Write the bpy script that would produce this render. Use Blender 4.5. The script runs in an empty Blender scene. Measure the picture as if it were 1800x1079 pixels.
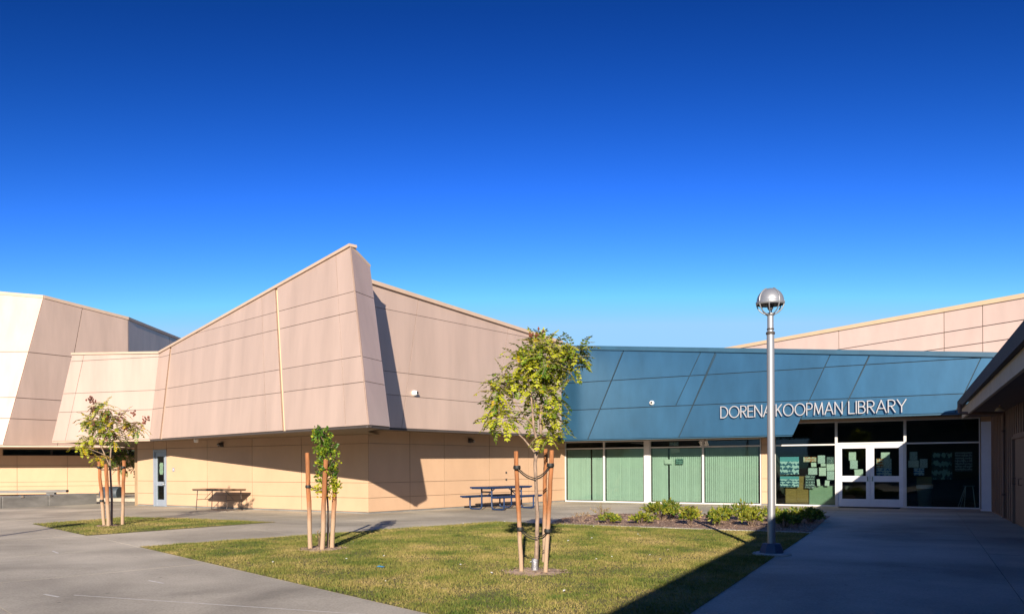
import bpy, math, random
import numpy as np
from mathutils import Vector, Matrix

random.seed(7); rng = np.random.default_rng(7)
SC = bpy.context.scene
COL = SC.collection

# ------------------------------------------------------------------ camera
cam_d = bpy.data.cameras.new('camera'); cam = bpy.data.objects.new('camera', cam_d); COL.objects.link(cam)
cam.location = (0, 0, 1.70); cam.rotation_euler = (math.pi / 2, 0.005, 0)
cam_d.sensor_fit = 'HORIZONTAL'; cam_d.sensor_width = 36; cam_d.lens = 28.6
cam_d.shift_y = 0.1553; cam_d.clip_start = 0.1; cam_d.clip_end = 3000
SC.camera = cam
SC.cycles.diffuse_bounces = 3
# ------------------------------------------------------------------ sky and sun
SUN = Vector((0.04, 1, -0.32)).normalized()
ELEV = math.asin(-SUN.z)
wd = bpy.data.worlds.new('World'); SC.world = wd; wd.use_nodes = True
nt = wd.node_tree; nt.nodes.clear()
sky = nt.nodes.new('ShaderNodeTexSky'); sky.sky_type = 'NISHITA'; sky.sun_disc = False
sky.sun_elevation = ELEV; sky.sun_rotation = math.pi + 0.04
sky.altitude = 300; sky.air_density = 1.0; sky.dust_density = 0.6; sky.ozone_density = 3.0
hs = nt.nodes.new('ShaderNodeHueSaturation'); hs.inputs['Saturation'].default_value = 1.0; hs.inputs['Hue'].default_value = 0.4985
bg = nt.nodes.new('ShaderNodeBackground'); bg.inputs['Strength'].default_value = 0.075
wo = nt.nodes.new('ShaderNodeOutputWorld')
# deep, clear sky: contrast raised about the horizon's brightness, then capped and floored
v1 = nt.nodes.new('ShaderNodeVectorMath'); v1.operation = 'SCALE'; v1.inputs['Scale'].default_value = 1 / 7.5
gm_ = nt.nodes.new('ShaderNodeGamma'); gm_.inputs['Gamma'].default_value = 2.9
v2 = nt.nodes.new('ShaderNodeVectorMath'); v2.operation = 'SCALE'; v2.inputs['Scale'].default_value = 20.0
v3 = nt.nodes.new('ShaderNodeVectorMath'); v3.operation = 'MINIMUM'; v3.inputs[1].default_value = (2.5, 4.75, 7.4)
v4 = nt.nodes.new('ShaderNodeVectorMath'); v4.operation = 'MAXIMUM'; v4.inputs[1].default_value = (0.0, 0.40, 2.0)  # floor added to brighten the unseen zenith and lift the shaded ground
nt.links.new(sky.outputs[0], hs.inputs['Color']); nt.links.new(hs.outputs[0], v1.inputs[0]); nt.links.new(v1.outputs[0], gm_.inputs[0]); nt.links.new(gm_.outputs[0], v2.inputs[0]); sx = nt.nodes.new('ShaderNodeSeparateXYZ'); cx_ = nt.nodes.new('ShaderNodeCombineXYZ'); pw = nt.nodes.new('ShaderNodeMath'); pw.operation = 'POWER'; pw.inputs[1].default_value = 1.4
pm = nt.nodes.new('ShaderNodeMath'); pm.operation = 'MULTIPLY'; pm.inputs[1].default_value = 1.585
nt.links.new(v2.outputs[0], sx.inputs[0]); nt.links.new(sx.outputs[0], pw.inputs[0]); nt.links.new(pw.outputs[0], pm.inputs[0]); nt.links.new(pm.outputs[0], cx_.inputs[0]); nt.links.new(sx.outputs[1], cx_.inputs[1]); nt.links.new(sx.outputs[2], cx_.inputs[2])
nt.links.new(cx_.outputs[0], v3.inputs[0]); nt.links.new(v3.outputs[0], v4.inputs[0]); nt.links.new(v4.outputs[0], bg.inputs[0]); nt.links.new(bg.outputs[0], wo.inputs[0])
sd = bpy.data.lights.new('sun', 'SUN'); sd.energy = 5.0; sd.angle = math.radians(0.5); sd.color = (1.0, 0.88, 0.73)
so = bpy.data.objects.new('sun', sd); COL.objects.link(so); so.location = (0, -20, 30)
so.rotation_euler = SUN.to_track_quat('-Z', 'Y').to_euler()
SC.view_settings.view_transform = 'Standard'; SC.view_settings.look = 'None'
SC.view_settings.exposure = 0.9; SC.view_settings.gamma = 1.0

# ------------------------------------------------------------------ materials
MATS = {}
def nodes_of(m):
    return m.node_tree.nodes, m.node_tree.links
def N(nd, t, **kw):
    n = nd.new(t)
    for k, v in kw.items(): setattr(n, k, v)
    return n
def mat(name, col, rough=0.6, metal=0.0, var=0.08, scale=3.0, stretch=(1, 1, 1), bump=0.0, bscale=40.0, objvar=0.0, spec=0.5, dark=None, detail=4):
    """surface with uneven tone (noise between two shades), per-piece tone and fine relief"""
    m = bpy.data.materials.new(name); m.use_nodes = True; nd, lk = nodes_of(m)
    b = nd['Principled BSDF']; b.inputs['Roughness'].default_value = rough; b.inputs['Metallic'].default_value = metal
    b.inputs['Specular IOR Level'].default_value = spec
    tc = N(nd, 'ShaderNodeTexCoord'); mp = N(nd, 'ShaderNodeMapping'); mp.inputs['Scale'].default_value = stretch
    lk.new(tc.outputs['Object'], mp.inputs[0])
    nz = N(nd, 'ShaderNodeTexNoise'); nz.inputs['Scale'].default_value = scale; nz.inputs['Detail'].default_value = detail; nz.inputs['Roughness'].default_value = 0.6
    lk.new(mp.outputs[0], nz.inputs['Vector'])
    rp = N(nd, 'ShaderNodeValToRGB'); c = Vector(col)
    d = Vector(dark) if dark else c * (1 - var * 1.6)
    h = c * (1 + var)
    rp.color_ramp.elements[0].position = 0.3; rp.color_ramp.elements[0].color = (*d, 1)
    rp.color_ramp.elements[1].position = 0.7; rp.color_ramp.elements[1].color = (*h, 1)
    lk.new(nz.outputs['Fac'], rp.inputs[0]); out = rp.outputs[0]
    if objvar:
        oi = N(nd, 'ShaderNodeObjectInfo'); mr = N(nd, 'ShaderNodeMapRange')
        mr.inputs['To Min'].default_value = 1 - objvar; mr.inputs['To Max'].default_value = 1 + objvar
        lk.new(oi.outputs['Random'], mr.inputs[0])
        hv = N(nd, 'ShaderNodeHueSaturation'); lk.new(mr.outputs[0], hv.inputs['Value']); lk.new(out, hv.inputs['Color']); out = hv.outputs[0]
    lk.new(out, b.inputs['Base Color'])
    if bump:
        n2 = N(nd, 'ShaderNodeTexNoise'); n2.inputs['Scale'].default_value = bscale; n2.inputs['Detail'].default_value = 3
        lk.new(tc.outputs['Object'], n2.inputs['Vector'])
        bp = N(nd, 'ShaderNodeBump'); bp.inputs['Strength'].default_value = bump; bp.inputs['Distance'].default_value = 0.02
        lk.new(n2.outputs['Fac'], bp.inputs['Height']); lk.new(bp.outputs[0], b.inputs['Normal'])
    MATS[name] = m; return m

mat('cladding', (0.58, 0.43, 0.35), 0.46, 0.35, 0.075, 0.7, (2.2, 2.2, 0.35), 0.35, 0.9, 0.03, 0.5, detail=7)
mat('cladding_back', (0.27, 0.185, 0.145), 0.8)
mat('cladding_pale', (0.74, 0.555, 0.47), 0.5, 0.1, 0.05, 0.7, (1.6, 1.6, 0.5), 0.2, 1.1, 0.03)
mat('joint_side', (0.24, 0.165, 0.13), 0.9)
mat('wall_tan', (0.505, 0.335, 0.215), 0.75, 0, 0.04, 1.2, (1, 1, 0.5), 0.08, 60, 0.025, 0.3)
mat('wall_back', (0.28, 0.19, 0.11), 0.9)
mat('trim_tan', (0.47, 0.35, 0.265), 0.55, 0, 0.05, 2)
mat('reveal_cream', (0.70, 0.52, 0.33), 0.6, 0, 0.04, 2)
mat('dark_trim', (0.06, 0.05, 0.045), 0.6)
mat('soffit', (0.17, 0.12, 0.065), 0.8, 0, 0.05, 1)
mat('blue_panel', (0.034, 0.118, 0.215), 0.35, 0.5, 0.10, 1.1, (1.5, 1.5, 0.5), 0.6, 0.45, 0.05, 0.6, detail=7)
mat('blue_back', (0.008, 0.03, 0.05), 0.6)
mat('blue_trim', (0.02, 0.075, 0.13), 0.4)
mat('frame_white', (0.58, 0.57, 0.56), 0.4, 0, 0.03, 4)
mat('frame_grey', (0.29, 0.33, 0.39), 0.35, 0.25, 0.04, 4)
mat('door_white', (0.66, 0.66, 0.69), 0.4, 0, 0.03, 4)
mat('steel', (0.55, 0.56, 0.58), 0.3, 0.9, 0.05, 8)
mat('pole_silver', (0.30, 0.31, 0.33), 0.42, 0.5, 0.06, 3, (1, 1, 0.3))
mat('letter_metal', (0.36, 0.36, 0.38), 0.42, 0.1, 0.05, 5)
mat('bare_soil', (0.50, 0.36, 0.25), 0.95, 0, 0.3, 7, bump=0.7, bscale=50)
mat('joint_dark', (0.17, 0.15, 0.13), 0.9)
mat('black', (0.015, 0.015, 0.015), 0.5)
mat('rubber', (0.012, 0.013, 0.012), 0.6)
mat('camera_white', (0.78, 0.78, 0.76), 0.35)
mat('base_blue', (0.03, 0.06, 0.11), 0.6)
mat('concrete', (0.55, 0.495, 0.39), 0.85, 0, 0.16, 0.45, (1, 1, 1), 0.25, 120, 0.03, 0.25, detail=9)
m = MATS['concrete']; nd, lk = nodes_of(m); b = nd['Principled BSDF']; src = b.inputs['Base Color'].links[0].from_socket
tc = N(nd, 'ShaderNodeTexCoord')
def mulmask(src, tex_sock, lo, hi, dark):
    mr = N(nd, 'ShaderNodeMapRange'); mr.inputs['From Min'].default_value = lo; mr.inputs['From Max'].default_value = hi; mr.inputs['To Min'].default_value = dark; lk.new(tex_sock, mr.inputs[0])
    mx = N(nd, 'ShaderNodeMix', data_type='RGBA', blend_type='MULTIPLY'); mx.inputs['Factor'].default_value = 1.0; lk.new(src, mx.inputs['A']); lk.new(mr.outputs[0], mx.inputs['B']); return mx.outputs['Result']
v = N(nd, 'ShaderNodeTexVoronoi'); v.inputs['Scale'].default_value = 1.7; v.inputs['Randomness'].default_value = 1.0; lk.new(tc.outputs['Object'], v.inputs['Vector'])
src = mulmask(src, v.outputs['Distance'], 0.03, 0.06, 0.55)                      # gum spots
n_ = N(nd, 'ShaderNodeTexNoise'); n_.inputs['Scale'].default_value = 0.22; n_.inputs['Detail'].default_value = 6; n_.inputs['Distortion'].default_value = 1.2; lk.new(tc.outputs['Object'], n_.inputs['Vector'])
src = mulmask(src, n_.outputs['Fac'], 0.34, 0.62, 0.62)                          # damp stains
n_ = N(nd, 'ShaderNodeTexNoise'); n_.inputs['Scale'].default_value = 38; n_.inputs['Detail'].default_value = 3; lk.new(tc.outputs['Object'], n_.inputs['Vector'])
src = mulmask(src, n_.outputs['Fac'], 0.3, 0.62, 0.78)                            # grain
lk.new(src, b.inputs['Base Color'])
mat('concrete_grey', (0.20, 0.195, 0.185), 0.9, 0, 0.2, 1.5, (1, 1, 3), 0.2, 40)
mat('kerb', (0.42, 0.39, 0.34), 0.9, 0, 0.15, 4, bump=0.2)
mat('soil', (0.13, 0.115, 0.035), 0.95, 0, 0.25, 1.2, bump=0.4, bscale=60)
mat('mulch', (0.30, 0.19, 0.135), 0.95, 0, 0.35, 9, bump=0.7, bscale=70)
mat('chip', (0.44, 0.30, 0.21), 0.9, 0, 0.4, 30)
mat('line_white', (0.62, 0.60, 0.56), 0.8, 0, 0.15, 12)
mat('bench_blue', (0.008, 0.030, 0.095), 0.4, 0, 0.1, 6)
mat('table_brown', (0.20, 0.12, 0.07), 0.5, 0, 0.15, 8)
mat('table_leg', (0.09, 0.07, 0.06), 0.45, 0.4)
mat('stake', (0.31, 0.12, 0.042), 0.85, 0, 0.3, 5, (6, 6, 0.7), 0.5, 50, 0.06)
mat('bark', (0.27, 0.19, 0.14), 0.9, 0, 0.3, 10, (3, 3, 0.8), 0.5, 50)
mat('foil', (0.28, 0.28, 0.30), 0.4, 0.5, 0.2, 30, bump=0.6, bscale=60)
mat('leaf_green', (0.18, 0.27, 0.020), 0.5, 0, 0.25, 3)
mat('leaf_lime', (0.46, 0.48, 0.026), 0.5, 0, 0.2, 3)
mat('leaf_yellow', (0.56, 0.40, 0.02), 0.5, 0, 0.2, 3)
mat('leaf_red', (0.16, 0.05, 0.028), 0.6, 0, 0.3, 5)
mat('leaf_dark', (0.075, 0.17, 0.016), 0.45, 0, 0.25, 3)
mat('shrub_green', (0.15, 0.205, 0.022), 0.5, 0, 0.25, 3)
mat('shrub_lime', (0.32, 0.33, 0.03), 0.5, 0, 0.25, 3)
mat('leaf_dry', (0.30, 0.20, 0.09), 0.8, 0, 0.25, 5)
m = MATS['stake']; nd, lk = nodes_of(m); b = nd['Principled BSDF']; src = b.inputs['Base Color'].links[0].from_socket
tc = N(nd, 'ShaderNodeTexCoord'); sp = N(nd, 'ShaderNodeSeparateXYZ'); lk.new(tc.outputs['Object'], sp.inputs[0]); nz = N(nd, 'ShaderNodeTexNoise'); nz.inputs['Scale'].default_value = 6; lk.new(tc.outputs['Object'], nz.inputs['Vector'])
ad = N(nd, 'ShaderNodeMath', operation='MULTIPLY_ADD'); ad.inputs[1].default_value = 0.5; lk.new(nz.outputs['Fac'], ad.inputs[0]); lk.new(sp.outputs['Z'], ad.inputs[2])
mr = N(nd, 'ShaderNodeMapRange'); mr.inputs['From Min'].default_value = 0.75; mr.inputs['From Max'].default_value = 1.2; lk.new(ad.outputs[0], mr.inputs[0])
mx = N(nd, 'ShaderNodeMix', data_type='RGBA'); mx.inputs['A'].default_value = (0.36, 0.25, 0.165, 1); lk.new(mr.outputs[0], mx.inputs['Factor']); lk.new(src, mx.inputs['B']); lk.new(mx.outputs['Result'], b.inputs['Base Color'])
for nm in ('leaf_green', 'leaf_lime', 'leaf_yellow', 'leaf_dark', 'shrub_green', 'shrub_lime'):
    m = MATS[nm]; nd, lk = nodes_of(m); b = nd['Principled BSDF']; o = nd['Material Output']
    tr = N(nd, 'ShaderNodeBsdfTranslucent'); lk.new(b.inputs['Base Color'].links[0].from_socket, tr.inputs[0])
    mx = N(nd, 'ShaderNodeMixShader'); mx.inputs[0].default_value = 0.42
    lk.new(b.outputs[0], mx.inputs[1]); lk.new(tr.outputs[0], mx.inputs[2]); lk.new(mx.outputs[0], o.inputs[0])
mat('annex_brown', (0.20, 0.125, 0.085), 0.75, 0, 0.08, 2, (4, 4, 0.5), 0.1, 40)
mat('annex_dark', (0.115, 0.07, 0.05), 0.7, 0, 0.08, 2)
mat('annex_board', (0.46, 0.36, 0.24), 0.7, 0, 0.07, 2)
mat('roof_dark', (0.045, 0.038, 0.04), 0.8, 0, 0.2, 20, bump=0.3)
mat('roof_grey', (0.35, 0.34, 0.32), 0.9)
mat('pillar_white', (0.60, 0.60, 0.64), 0.6, 0, 0.04, 2)
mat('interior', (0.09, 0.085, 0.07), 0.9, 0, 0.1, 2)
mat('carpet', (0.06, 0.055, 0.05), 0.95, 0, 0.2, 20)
mat('blind', (0.70, 0.72, 0.62), 0.7, 0, 0.03, 3)
mat('wood', (0.34, 0.185, 0.05), 0.5, 0, 0.15, 4, (1, 1, 4))
mat('green_board', (0.33, 0.40, 0.27), 0.8, 0, 0.06, 3)
mat('bin_grey', (0.20, 0.23, 0.21), 0.6)
mat('barrel', (0.05, 0.065, 0.08), 0.55, 0, 0.15, 5)
mat('litter_blue', (0.05, 0.30, 0.55), 0.4)
mat('litter_white', (0.7, 0.7, 0.68), 0.6)
mat('mat_black', (0.02, 0.02, 0.022), 0.95, bump=0.4)

def glass(name, tint):
    m = bpy.data.materials.new(name); m.use_nodes = True; nd, lk = nodes_of(m); nd.clear()
    o = N(nd, 'ShaderNodeOutputMaterial'); t = N(nd, 'ShaderNodeBsdfTransparent'); t.inputs[0].default_value = (*tint, 1)
    g = N(nd, 'ShaderNodeBsdfGlossy'); g.inputs['Roughness'].default_value = 0.02; g.inputs[0].default_value = (0.9, 0.95, 0.92, 1)
    fr = N(nd, 'ShaderNodeFresnel'); fr.inputs[0].default_value = 1.5
    tc = N(nd, 'ShaderNodeTexCoord'); nz = N(nd, 'ShaderNodeTexNoise'); nz.inputs['Scale'].default_value = 0.8
    bp = N(nd, 'ShaderNodeBump'); bp.inputs['Strength'].default_value = 0.12; bp.inputs['Distance'].default_value = 0.02
    lk.new(tc.outputs['Object'], nz.inputs['Vector']); lk.new(nz.outputs['Fac'], bp.inputs['Height']); lk.new(bp.outputs[0], g.inputs['Normal'])
    ge = N(nd, 'ShaderNodeNewGeometry'); inv = N(nd, 'ShaderNodeMath', operation='SUBTRACT'); inv.inputs[0].default_value = 1.0; lk.new(ge.outputs['Backfacing'], inv.inputs[1])
    mu = N(nd, 'ShaderNodeMath', operation='MULTIPLY'); lk.new(fr.outputs[0], mu.inputs[0]); lk.new(inv.outputs[0], mu.inputs[1])   # one reflection per pane
    mx = N(nd, 'ShaderNodeMixShader'); lk.new(mu.outputs[0], mx.inputs[0]); lk.new(t.outputs[0], mx.inputs[1]); lk.new(g.outputs[0], mx.inputs[2])
    lk.new(mx.outputs[0], o.inputs[0]); MATS[name] = m
glass('glass', (0.68, 0.765, 0.74)); glass('glass_dark', (0.72, 0.80, 0.74))

def paper(name, base, ink, rows=9.0, amount=0.5, accent=None):
    """printed sheet: rows of broken dark marks on a coloured ground"""
    m = bpy.data.materials.new(name); m.use_nodes = True; nd, lk = nodes_of(m); b = nd['Principled BSDF']; b.inputs['Roughness'].default_value = 0.7
    tc = N(nd, 'ShaderNodeTexCoord'); sp = N(nd, 'ShaderNodeSeparateXYZ'); lk.new(tc.outputs['Generated'], sp.inputs[0])
    wv = N(nd, 'ShaderNodeMath', operation='SINE'); ml = N(nd, 'ShaderNodeMath', operation='MULTIPLY'); ml.inputs[1].default_value = rows * 6.283
    lk.new(sp.outputs['Z'], ml.inputs[0]); lk.new(ml.outputs[0], wv.inputs[0])
    nz = N(nd, 'ShaderNodeTexNoise'); nz.inputs['Scale'].default_value = rows * 1.6; nz.inputs['Detail'].default_value = 2; lk.new(tc.outputs['Generated'], nz.inputs['Vector'])
    ad = N(nd, 'ShaderNodeMath', operation='MULTIPLY_ADD'); ad.inputs[1].default_value = 0.12; lk.new(wv.outputs[0], ad.inputs[0]); lk.new(nz.outputs['Fac'], ad.inputs[2])
    gt = N(nd, 'ShaderNodeMath', operation='GREATER_THAN'); gt.inputs[1].default_value = 1.0 - amount; lk.new(ad.outputs[0], gt.inputs[0])
    mx = N(nd, 'ShaderNodeMix', data_type='RGBA'); mx.inputs['A'].default_value = (*base, 1); mx.inputs['B'].default_value = (*ink, 1); lk.new(gt.outputs[0], mx.inputs['Factor'])
    out = mx.outputs['Result']
    if accent:
        g2 = N(nd, 'ShaderNodeMath', operation='GREATER_THAN'); g2.inputs[1].default_value = 0.74; lk.new(sp.outputs['Z'], g2.inputs[0])
        m2 = N(nd, 'ShaderNodeMix', data_type='RGBA'); m2.inputs['B'].default_value = (*accent, 1); lk.new(g2.outputs[0], m2.inputs['Factor']); lk.new(out, m2.inputs['A']); out = m2.outputs['Result']
    lk.new(out, b.inputs['Base Color']); MATS[name] = m
paper('paper_white', (0.70, 0.72, 0.66), (0.25, 0.25, 0.25), 9, 0.42)
paper('paper_plain', (0.74, 0.73, 0.62), (0.45, 0.45, 0.42), 6, 0.36)
paper('paper_cyan', (0.55, 0.66, 0.66), (0.02, 0.10, 0.16), 4, 0.52, (0.12, 0.36, 0.40))
paper('paper_orange', (0.60, 0.16, 0.04), (0.65, 0.60, 0.45), 3, 0.5)
paper('paper_teal', (0.26, 0.40, 0.34), (0.03, 0.07, 0.07), 3, 0.5)
paper('paper_grey', (0.36, 0.38, 0.36), (0.12, 0.10, 0.11), 7, 0.5)
paper('paper_dark', (0.08, 0.10, 0.10), (0.5, 0.55, 0.5), 5, 0.4)
paper('paper_blue', (0.62, 0.68, 0.70), (0.04, 0.14, 0.40), 3, 0.42)

# grass: green and dry patches with a random shade per blade
gm = bpy.data.materials.new('grass'); gm.use_nodes = True; nd, lk = nodes_of(gm); b = nd['Principled BSDF']; b.inputs['Roughness'].default_value = 0.7; b.inputs['Specular IOR Level'].default_value = 0.2
tc = N(nd, 'ShaderNodeTexCoord'); n1 = N(nd, 'ShaderNodeTexNoise'); n1.inputs['Scale'].default_value = 0.9; n1.inputs['Detail'].default_value = 5; n1.inputs['Roughness'].default_value = 0.65
lk.new(tc.outputs['Object'], n1.inputs['Vector'])
at = N(nd, 'ShaderNodeAttribute', attribute_name='shade')
ad = N(nd, 'ShaderNodeMath', operation='MULTIPLY_ADD'); ad.inputs[1].default_value = 0.20; lk.new(at.outputs['Fac'], ad.inputs[0]); lk.new(n1.outputs['Fac'], ad.inputs[2])
rp = N(nd, 'ShaderNodeValToRGB'); e = rp.color_ramp.elements
e[0].position = 0.40; e[0].color = (0.050, 0.085, 0.014, 1); e[1].position = 0.80; e[1].color = (0.33, 0.25, 0.10, 1)
k = e.new(0.54); k.color = (0.12, 0.14, 0.026, 1); k = e.new(0.66); k.color = (0.215, 0.19, 0.05, 1)
lk.new(ad.outputs[0], rp.inputs[0]); lk.new(rp.outputs[0], b.inputs['Base Color']); MATS['grass'] = gm

# ------------------------------------------------------------------ helpers
def tag(o, label=None, cat=None, group=None, kind=None):
    if label: o['label'] = label
    if cat: o['category'] = cat
    if group: o['group'] = group
    if kind: o['kind'] = kind
    return o
def thing(name, label, cat, loc=(0, 0, 0), rz=0.0, group=None):
    o = bpy.data.objects.new(name, None); COL.objects.link(o); o.location = loc; o.rotation_euler = (0, 0, rz); o.empty_display_size = 0.2
    return tag(o, label, cat, group)
def wloc(o):
    v = Vector((0, 0, 0))
    while o is not None: v += Vector(o.location); o = o.parent
    return v
class MB:
    """collects faces; build() links them as one mesh object"""
    def __init__(s): s.v = []; s.f = []; s.mi = []; s.smooth = []
    def add(s, vs, fs, mi=0, sm=False):
        k = len(s.v); s.v += [tuple(v) for v in vs]
        for f in fs: s.f.append(tuple(i + k for i in f)); s.mi.append(mi); s.smooth.append(sm)
    def box(s, c, size, ux=(1, 0, 0), uy=(0, 1, 0), uz=(0, 0, 1), mi=0, ch=0.0):
        c = Vector(c); X = Vector(ux).normalized() * size[0] / 2; Y = Vector(uy).normalized() * size[1] / 2; Z = Vector(uz).normalized() * size[2] / 2
        vs = [c + X * a + Y * b_ + Z * d for d in (-1, 1) for b_ in (-1, 1) for a in (-1, 1)]
        s.add(vs, [(0, 2, 3, 1), (4, 5, 7, 6), (0, 1, 5, 4), (2, 6, 7, 3), (0, 4, 6, 2), (1, 3, 7, 5)], mi)
    def tube(s, pts, rad, n=8, mi=0, cap=True, sm=True):
        pts = [Vector(p) for p in pts]
        if not hasattr(rad, '__len__'): rad = [rad] * len(pts)
        vs = []; ref = None
        for i, p in enumerate(pts):
            t = (pts[min(i + 1, len(pts) - 1)] - pts[max(i - 1, 0)]).normalized()
            if ref is None: ref = t.orthogonal().normalized()
            a = (ref - t * ref.dot(t)).normalized(); ref = a; b_ = t.cross(a)
            for j in range(n):
                an = 2 * math.pi * j / n; vs.append(p + (a * math.cos(an) + b_ * math.sin(an)) * rad[i])
        fs = [(i * n + j, i * n + (j + 1) % n, (i + 1) * n + (j + 1) % n, (i + 1) * n + j) for i in range(len(pts) - 1) for j in range(n)]
        s.add(vs, fs, mi, sm)
        if cap: s.add(vs[:n], [tuple(range(n))[::-1]], mi); s.add(vs[-n:], [tuple(range(n))], mi)
    def lathe(s, prof, c=(0, 0, 0), n=20, mi=0, sm=True):
        c = Vector(c); vs = [c + Vector((r * math.cos(2 * math.pi * j / n), r * math.sin(2 * math.pi * j / n), z)) for r, z in prof for j in range(n)]
        fs = [(i * n + j, i * n + (j + 1) % n, (i + 1) * n + (j + 1) % n, (i + 1) * n + j) for i in range(len(prof) - 1) for j in range(n)]
        s.add(vs, fs, mi, sm)
    def build(s, name, mats, parent=None, world=False, loc=None):
        me = bpy.data.meshes.new(name); vs = s.v
        if world and parent is not None:
            o0 = wloc(parent); vs = [(v[0] - o0.x, v[1] - o0.y, v[2] - o0.z) for v in vs]
        me.from_pydata(vs, [], s.f); ms = mats if isinstance(mats, (list, tuple)) else [mats]
        for m in ms: me.materials.append(MATS[m])
        me.polygons.foreach_set('material_index', s.mi); me.polygons.foreach_set('use_smooth', s.smooth); me.update()
        o = bpy.data.objects.new(name, me); COL.objects.link(o)
        if parent is not None: o.parent = parent
        if loc is not None: o.location = loc
        return o

def split(poly, a, b):
    """cut a convex 2-D polygon by the line a-b"""
    nx, ny = -(b[1] - a[1]), b[0] - a[0]
    d = [(p[0] - a[0]) * nx + (p[1] - a[1]) * ny for p in poly]; L, R = [], []
    for i, p in enumerate(poly):
        j = (i + 1) % len(poly); q = poly[j]
        if d[i] >= 0: L.append(p)
        if d[i] <= 0: R.append(p)
        if d[i] * d[j] < 0:
            t = d[i] / (d[i] - d[j]); x = (p[0] + (q[0] - p[0]) * t, p[1] + (q[1] - p[1]) * t); L.append(x); R.append(x)
    return [q for q in (L, R) if len(q) > 2 and abs(area(q)) > 1e-3]
def area(p): return sum(p[i][0] * p[(i + 1) % len(p)][1] - p[(i + 1) % len(p)][0] * p[i][1] for i in range(len(p))) / 2
def cen(p): return (sum(q[0] for q in p) / len(p), sum(q[1] for q in p) / len(p))
def inset(poly, g):
    if area(poly) < 0: poly = poly[::-1]
    n = len(poly); out = []
    # drop doubled points
    poly = [p for i, p in enumerate(poly) if math.dist(p, poly[i - 1]) > 1e-4]; n = len(poly)
    for i in range(n):
        p0, p1, p2 = poly[i - 1], poly[i], poly[(i + 1) % n]
        d1 = ((p1[0] - p0[0]), (p1[1] - p0[1])); d2 = ((p2[0] - p1[0]), (p2[1] - p1[1]))
        l1 = math.hypot(*d1); l2 = math.hypot(*d2); n1 = (-d1[1] / l1, d1[0] / l1); n2 = (-d2[1] / l2, d2[0] / l2)
        bx, by = n1[0] + n2[0], n1[1] + n2[1]; k = 1 + n1[0] * n2[0] + n1[1] * n2[1]
        out.append((p1[0] + bx / max(k, .2) * g, p1[1] + by / max(k, .2) * g))
    return out
def side_of(n): return {'blue_panel': 'blue_back', 'wall_tan': 'wall_back'}.get(n, 'joint_side')
class Face:
    """a planar facade: P origin, u to the right as seen from outside, w up the face"""
    def __init__(s, P, u, w=(0, 0, 1)):
        s.P = Vector(P); s.u = Vector(u).normalized(); s.w = Vector(w).normalized(); s.n = s.u.cross(s.w).normalized()
    def at(s, a, t, out=0.0): return s.P + s.u * a + s.w * t + s.n * out
def slab(mb, F, poly, z0, z1, ch=0.004, mi=0, side=None):
    """prism on face F from outward offset z0 (back) to z1 (front) with a small chamfer"""
    if area(poly) < 0: poly = poly[::-1]
    n = len(poly); fr = inset(poly, ch) if ch else poly; n = len(fr); poly = poly if len(poly) == n else fr
    vs = [F.at(*p, z1) for p in fr] + [F.at(*p, z1 - ch) for p in poly] + [F.at(*p, z0) for p in poly]
    fs = [tuple(range(n))] + [(n + i, n + (i + 1) % n, (i + 1) % n, i) for i in range(n)] + [(2 * n + i, 2 * n + (i + 1) % n, n + (i + 1) % n, n + i) for i in range(n)] + [tuple(range(3 * n - 1, 2 * n - 1, -1))]
    if side is None: mb.add(vs, fs, mi)
    else: mb.add(vs, fs[:n + 1], mi); mb.add(vs, fs[n + 1:], side)
def facade(parent, F, poly, cuts, mname, back, pname='panel', gap=0.022, th=0.035, backname='facade', name=None, thick=0.2, back_poly=None):
    """backing wall (a part of parent) and its separate cladding panels (sub-parts)"""
    mb = MB(); slab(mb, F, back_poly or poly, -th - thick, -th, 0); bk = mb.build(backname, back, parent, True)
    pieces = [poly]
    for c in cuts:
        a, b_ = c[0], c[1]; cond = c[2] if len(c) > 2 else None; nx = []
        for p in pieces:
            if cond and not cond(*cen(p)): nx.append(p)
            else: nx += split(p, a, b_)
        pieces = nx
    for p in pieces:
        q = inset(p, gap / 2)
        if abs(area(q)) < 0.01: continue
        m = MB(); slab(m, F, q, -th + 0.001, random.uniform(-0.002, 0.002), 0.0006, 0, 1); m.build(pname, [mname, side_of(mname)], bk, True)
    return bk
def beam(name, a, b, size, mname, parent, up=(0, 0, 1), off=(0, 0, 0)):
    a = Vector(a) + Vector(off); b = Vector(b) + Vector(off); d = b - a; m = MB(); x = d.normalized(); y = Vector(up).cross(x).normalized(); z = x.cross(y)
    m.box((a + b) / 2, (d.length, size[0], size[1]), x, y, z); return m.build(name, mname, parent, True)
def sheet(name, pts, mname, parent, world=True):
    m = MB(); m.add(pts, [tuple(range(len(pts)))]); return m.build(name, mname, parent, world)
def block(mb, pts, z0, z1, mi=0):
    n = len(pts); vs = [(p[0], p[1], z0) for p in pts] + [(p[0], p[1], z1) for p in pts]
    mb.add(vs, [tuple(range(n - 1, -1, -1)), tuple(range(n, 2 * n))] + [(i, (i + 1) % n, n + (i + 1) % n, n + i) for i in range(n)], mi)

FZ = 0.252
def gz(x, y): return min(max(0.012 * y, 0.0), FZ)

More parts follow.
